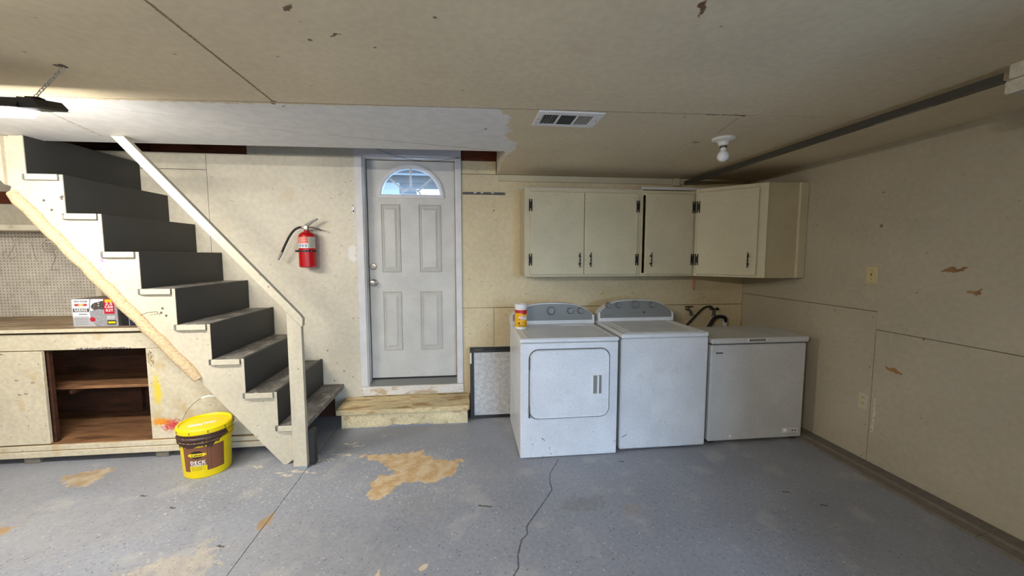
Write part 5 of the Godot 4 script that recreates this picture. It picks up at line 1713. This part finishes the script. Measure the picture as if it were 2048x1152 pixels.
	var rp := PackedVector2Array([Vector2(-0.016, 0.034), Vector2(-0.016, 0.0), Vector2(0.020, 0.0), Vector2(0.020, 0.004), Vector2(-0.012, 0.004), Vector2(-0.012, 0.034)])
	part(r, "angle_iron", G.new().ext(rp, Vector3(2.165, 2.205, 0.004), Vector3.RIGHT, Vector3.UP, 0.0, 2.375), M.dark_steel)
	part(r, "worn_edge", G.new().bb(2.1665, 2.1845, 2.2042, 2.2049, 1.85, 2.12), M.galvanised)
	var k := thing("foam_block", "rough off-white foam block at the near end of the overhead rail", "block", Vector3(2.17, 2.15, 2.46))
	var fb := G.new()
	fb.bb(2.145, 2.25, 2.150, 2.2035, 2.388, 2.55, 0.006)
	part(k, "lower_piece", fb, M.concrete_white if M.has("concrete_white") else mat_tri("concrete_white", c8(206, 198, 180), M.concrete.albedo_texture, 0.3, 0.9))
	part(k, "upper_piece", G.new().bb(2.140, 2.26, 2.2045, 2.2640, 2.40, 2.56, 0.006), M.concrete_white)


# ------------------------------------------------------------------ small wall things
func build_small_things() -> void:
	# fire extinguisher
	var e := Vector3(-1.405, 1.40, 0.095)
	var x := thing("fire_extinguisher", "red fire extinguisher with a black hose hung on the wall left of the door", "extinguisher", e)
	var lean := Transform3D(Basis(Vector3(0, 0, 1), 0.03), Vector3.ZERO)
	var R := 0.071
	part(x, "cylinder", G.new().lathe([Vector2(0, 0.0), Vector2(R - 0.012, 0.0), Vector2(R, 0.008), Vector2(R, 0.262), Vector2(R - 0.004, 0.283), Vector2(R - 0.016, 0.300), Vector2(R - 0.034, 0.311), Vector2(0.024, 0.316), Vector2(0.022, 0.326), Vector2(0, 0.326)], e, 40), M.red, "glossy red cylinder")
	var im := Image.create(512, 256, false, Image.FORMAT_RGB8)
	im.fill(c8(226, 224, 220))
	im.fill_rect(Rect2i(0, 0, 300, 150), c8(226, 84, 60))
	for r in 7:
		im.fill_rect(Rect2i(20, 14 + r * 19, 250 - (r % 3) * 40, 7), c8(244, 214, 196))
	im.fill_rect(Rect2i(300, 0, 212, 256), c8(196, 194, 178))
	for r in 8:
		im.fill_rect(Rect2i(316, 16 + r * 29, 150 - (r % 2) * 50, 12), c8(120, 120, 108))
	for i in 3:
		im.fill_rect(Rect2i(64 + i * 80, 176, 50, 46), c8(60, 92, 150))
		im.fill_rect(Rect2i(76 + i * 80, 188, 22, 20), c8(214, 220, 228))
	mat_face("extinguisher_print", im, 0.4)
	part(x, "instruction_label", G.new().lathe([Vector2(R + 0.0006, 0.170), Vector2(R + 0.0006, 0.268)], e, 30, -0.95, 1.45), M.extinguisher_print, "printed instruction label")
	part(x, "strap", G.new().lathe([Vector2(R + 0.0008, 0.136), Vector2(R + 0.0022, 0.137), Vector2(R + 0.0022, 0.151), Vector2(R + 0.0008, 0.152)], e, 32), M.black, "black bracket strap")
	for i in 5:
		var a := -0.6 + i * 0.35
		part(x, "strap_slot", G.new().box(e + Vector3(sin(a) * (R + 0.0024), 0.144, cos(a) * (R + 0.0024)), Vector3(0.006, 0.005, 0.002)), M.grey_plastic)
	part(x, "strap_latch", G.new().bb(e.x - R - 0.022, e.x - R + 0.002, e.y + 0.135, e.y + 0.154, e.z + 0.01, e.z + 0.03, 0.003), M.black)
	part(x, "wall_bracket", G.new().bb(e.x - 0.02, e.x + 0.02, e.y + 0.02, e.y + 0.30, 0.001, 0.023, 0.002), M.dark_steel)
	var vb := part(x, "valve", G.new().lathe([Vector2(0.022, 0.326), Vector2(0.024, 0.336), Vector2(0.016, 0.340), Vector2(0.015, 0.362), Vector2(0.010, 0.368), Vector2(0, 0.368)], e, 20), M.steel, "metal valve head")
	part(vb, "gauge", G.new().lathe([Vector2(0.018, 0), Vector2(0.018, 0.010), Vector2(0.015, 0.012), Vector2(0, 0.012)], e + Vector3(0.0, 0.350, 0.014), 20, 0, TAU, Basis(Vector3.RIGHT, PI / 2)), M.porcelain)
	var hv := G.new()
	hv.ext(PackedVector2Array([Vector2(-0.012, 0.360), Vector2(0.020, 0.368), Vector2(0.060, 0.400), Vector2(0.098, 0.424), Vector2(0.094, 0.434), Vector2(0.050, 0.414), Vector2(0.012, 0.392), Vector2(-0.014, 0.376)]), e, Vector3.RIGHT, Vector3.UP, -0.010, 0.010)
	part(vb, "squeeze_lever", hv, M.dark_steel)
	var lv2 := G.new()
	lv2.ext(PackedVector2Array([Vector2(0.010, 0.348), Vector2(0.050, 0.346), Vector2(0.105, 0.334), Vector2(0.118, 0.322), Vector2(0.120, 0.330), Vector2(0.106, 0.344), Vector2(0.050, 0.358), Vector2(0.010, 0.360)]), e, Vector3.RIGHT, Vector3.UP, -0.010, 0.010)
	part(vb, "carry_handle", lv2, M.black_metal)
	part(vb, "pull_pin_chain", G.new().tube([e + Vector3(0.02, 0.350, 0.012), e + Vector3(0.045, 0.322, 0.02), e + Vector3(0.055, 0.296, 0.03)], 0.0016, 5), M.steel)
	var hose := []
	var ctl := [Vector2(-0.018, 0.352), Vector2(-0.060, 0.350), Vector2(-0.105, 0.322), Vector2(-0.150, 0.260), Vector2(-0.185, 0.190), Vector2(-0.212, 0.130)]
	var cv := Curve3D.new()
	for i in ctl.size():
		var q: Vector2 = ctl[i]
		var pr: Vector2 = ctl[maxi(0, i - 1)]
		var nx: Vector2 = ctl[mini(ctl.size() - 1, i + 1)]
		var tg := (nx - pr) / 6.0
		cv.add_point(e + Vector3(q.x, q.y, 0.01), Vector3(-tg.x, -tg.y, 0), Vector3(tg.x, tg.y, 0))
	for p in cv.tessellate(3, 3):
		hose.append(p)
	var hp := part(x, "hose", G.new().tube(hose, 0.0095, 10), M.rubber, "black rubber hose")
	part(hp, "hose_collar", G.new().tube([e + Vector3(-0.012, 0.352, 0.01), e + Vector3(-0.034, 0.352, 0.01)], 0.0115, 10), M.steel)
	part(hp, "nozzle", G.new().tube([e + Vector3(-0.210, 0.136, 0.01), e + Vector3(-0.245, 0.066, 0.01)], [0.0115, 0.0085], 12), M.steel, "metal nozzle")

	# tool bar beside the door
	var t := thing("tool_rail", "dark grey metal tool rail with white hooks right of the door top", "rail", Vector3(0.17, 2.09, 0.01))
	part(t, "bar", G.new().bb(-0.035, 0.366, 2.077, 2.099, 0.0005, 0.012, 0.002), M.dark_steel)
	for xx in [0.07, 0.135, 0.235]:
		part(t, "hook", G.new().bb(xx, xx + 0.024, 2.087, 2.097, 0.0122, 0.022, 0.003), M.white_plastic, "white clip hook")

	# latch plate left of the door
	var lp := thing("latch_plate", "small white latch plate on the wall left of the door casing", "latch", Vector3(-1.025, 1.92, 0.005))
	part(lp, "plate", G.new().bb(-1.036, -1.014, 1.888, 1.952, 0.0005, 0.007, 0.002), M.white_plastic)
	part(lp, "slot", G.new().bb(-1.031, -1.019, 1.90, 1.918, 0.0072, 0.009, 0.001), M.black)

	# drooping wire across the door head
	var wi := thing("drooping_wire", "thin dark wire drooping across the top of the door", "wire", Vector3(-0.5, 2.4, 0.06))
	var pts := []
	for i in 15:
		var u := i / 14.0
		pts.append(Vector3(lerpf(-0.80, -0.06, u), lerpf(2.462, 2.405, u) - 0.065 * sin(PI * u), 0.035))
	part(wi, "strand", G.new().tube(pts, 0.0016, 5), M.wire_dark)

	# switch and outlet on the right wall
	var s := thing("light_switch", "ivory toggle switch plate on the right wall", "switch", Vector3(XR, 1.37, 1.316))
	part(s, "plate", G.new().bb(XR - 0.006, XR - 0.0003, 1.310, 1.430, 1.275, 1.356, 0.003), M.ivory)
	part(s, "toggle", G.new().bb(XR - 0.016, XR - 0.0062, 1.362, 1.382, 1.311, 1.319, 0.002), M.ivory_dark)
	for y in [1.340, 1.400]:
		part(s, "screw", G.new().lathe([Vector2(0.0035, 0), Vector2(0.003, 0.001), Vector2(0, 0.001)], Vector3(XR - 0.006, y, 1.315), 8, 0, TAU, Basis(Vector3(0, 0, 1), PI / 2)), M.dark_steel)
	var o := thing("wall_outlet", "duplex power outlet low on the right wall by the panel seam", "outlet", Vector3(XR, 0.455, 1.32))
	part(o, "plate", G.new().bb(XR - 0.004, XR - 0.0003, 0.397, 0.513, 1.285, 1.352, 0.002), M.outlet_white)
	for y in [0.435, 0.476]:
		var rc := part(o, "receptacle", G.new().lathe([Vector2(0.017, 0), Vector2(0.016, 0.003), Vector2(0, 0.003)], Vector3(XR - 0.004, y, 1.318), 20, 0, TAU, Basis(Vector3(0, 0, 1), PI / 2)), M.ivory)
		part(rc, "slot", G.new().bb(XR - 0.0080, XR - 0.0071, y + 0.001, y + 0.009, 1.311, 1.314), M.lettering_black)
		part(rc, "slot", G.new().bb(XR - 0.0080, XR - 0.0071, y + 0.001, y + 0.009, 1.322, 1.325), M.lettering_black)

	# water supply and drain behind the freezer
	var f := thing("water_valve", "old hose valve with a flat handle on the wall behind the freezer", "valve", Vector3(2.22, 0.93, 0.04))
	part(f, "spout", G.new().tube([Vector3(2.235, 0.955, 0.0005), Vector3(2.235, 0.955, 0.05), Vector3(2.238, 0.94, 0.075), Vector3(2.24, 0.90, 0.085)], 0.013, 10), M.dark_steel)
	part(f, "stem", G.new().tube([Vector3(2.235, 0.957, 0.05), Vector3(2.228, 0.985, 0.06)], 0.006, 8), M.dark_steel)
	part(f, "handle", G.new().bb(2.185, 2.272, 0.984, 0.994, 0.05, 0.072, 0.003), M.black_metal)
	var hs := thing("supply_hose", "thin dark hose arching down behind the washing machine", "hose", Vector3(2.3, 0.9, 0.06))
	var c2 := Curve3D.new()
	c2.add_point(Vector3(2.49, 0.955, 0.07), Vector3.ZERO, Vector3(-0.02, 0.04, 0))
	c2.add_point(Vector3(2.40, 0.985, 0.075), Vector3(0.04, 0.01, 0), Vector3(-0.06, -0.02, 0))
	c2.add_point(Vector3(2.18, 0.78, 0.075), Vector3(0.08, 0.07, 0), Vector3(-0.06, -0.06, 0))
	c2.add_point(Vector3(2.04, 0.60, 0.075), Vector3(0.04, 0.06, 0), Vector3.ZERO)
	part(hs, "hose_run", G.new().tube(Array(c2.tessellate(4, 3)), 0.009, 8), M.rubber)
	var tap := thing("brass_tap", "tarnished tap with hose fittings on the wall above the freezer", "tap", Vector3(2.5, 0.92, 0.05))
	part(tap, "body", G.new().tube([Vector3(2.50, 0.955, 0.0005), Vector3(2.50, 0.955, 0.065)], 0.014, 10), M.dark_steel)
	part(tap, "outlet_neck", G.new().tube([Vector3(2.502, 0.968, 0.055), Vector3(2.502, 0.90, 0.055)], [0.012, 0.016], 10), M.dark_steel)
	part(tap, "collar", G.new().tube([Vector3(2.502, 0.899, 0.055), Vector3(2.502, 0.880, 0.055)], 0.019, 12), M.galvanised)
	part(tap, "handle", G.new().bb(2.512, 2.545, 0.950, 0.975, 0.0655, 0.076, 0.003), M.black_metal)
	var dh := thing("drain_hose", "thick black drain hose looping into the white standpipe", "hose", Vector3(2.5, 0.85, 0.08))
	var c3 := Curve3D.new()
	c3.add_point(Vector3(2.33, 0.60, 0.09), Vector3.ZERO, Vector3(0.03, 0.08, 0))
	c3.add_point(Vector3(2.46, 0.845, 0.10), Vector3(-0.04, -0.07, 0), Vector3(0.03, 0.045, 0))
	c3.add_point(Vector3(2.575, 0.885, 0.10), Vector3(-0.05, 0.01, 0), Vector3(0.04, -0.01, 0))
	c3.add_point(Vector3(2.613, 0.830, 0.085), Vector3(-0.004, 0.03, 0.005), Vector3.ZERO)
	part(dh, "hose_run", G.new().tube(Array(c3.tessellate(4, 3)), 0.017, 10), M.rubber)
	var sp := thing("standpipe", "white plastic standpipe on the wall behind the freezer", "pipe", Vector3(2.615, 0.4, 0.07))
	part(sp, "pipe", G.new().lathe([Vector2(0.024, 0.0), Vector2(0.024, 0.78), Vector2(0.028, 0.78), Vector2(0.028, 0.845), Vector2(0.0235, 0.845), Vector2(0.0235, 0.80), Vector2(0, 0.80)], Vector3(2.615, 0.0, 0.07), 20), M.pvc)
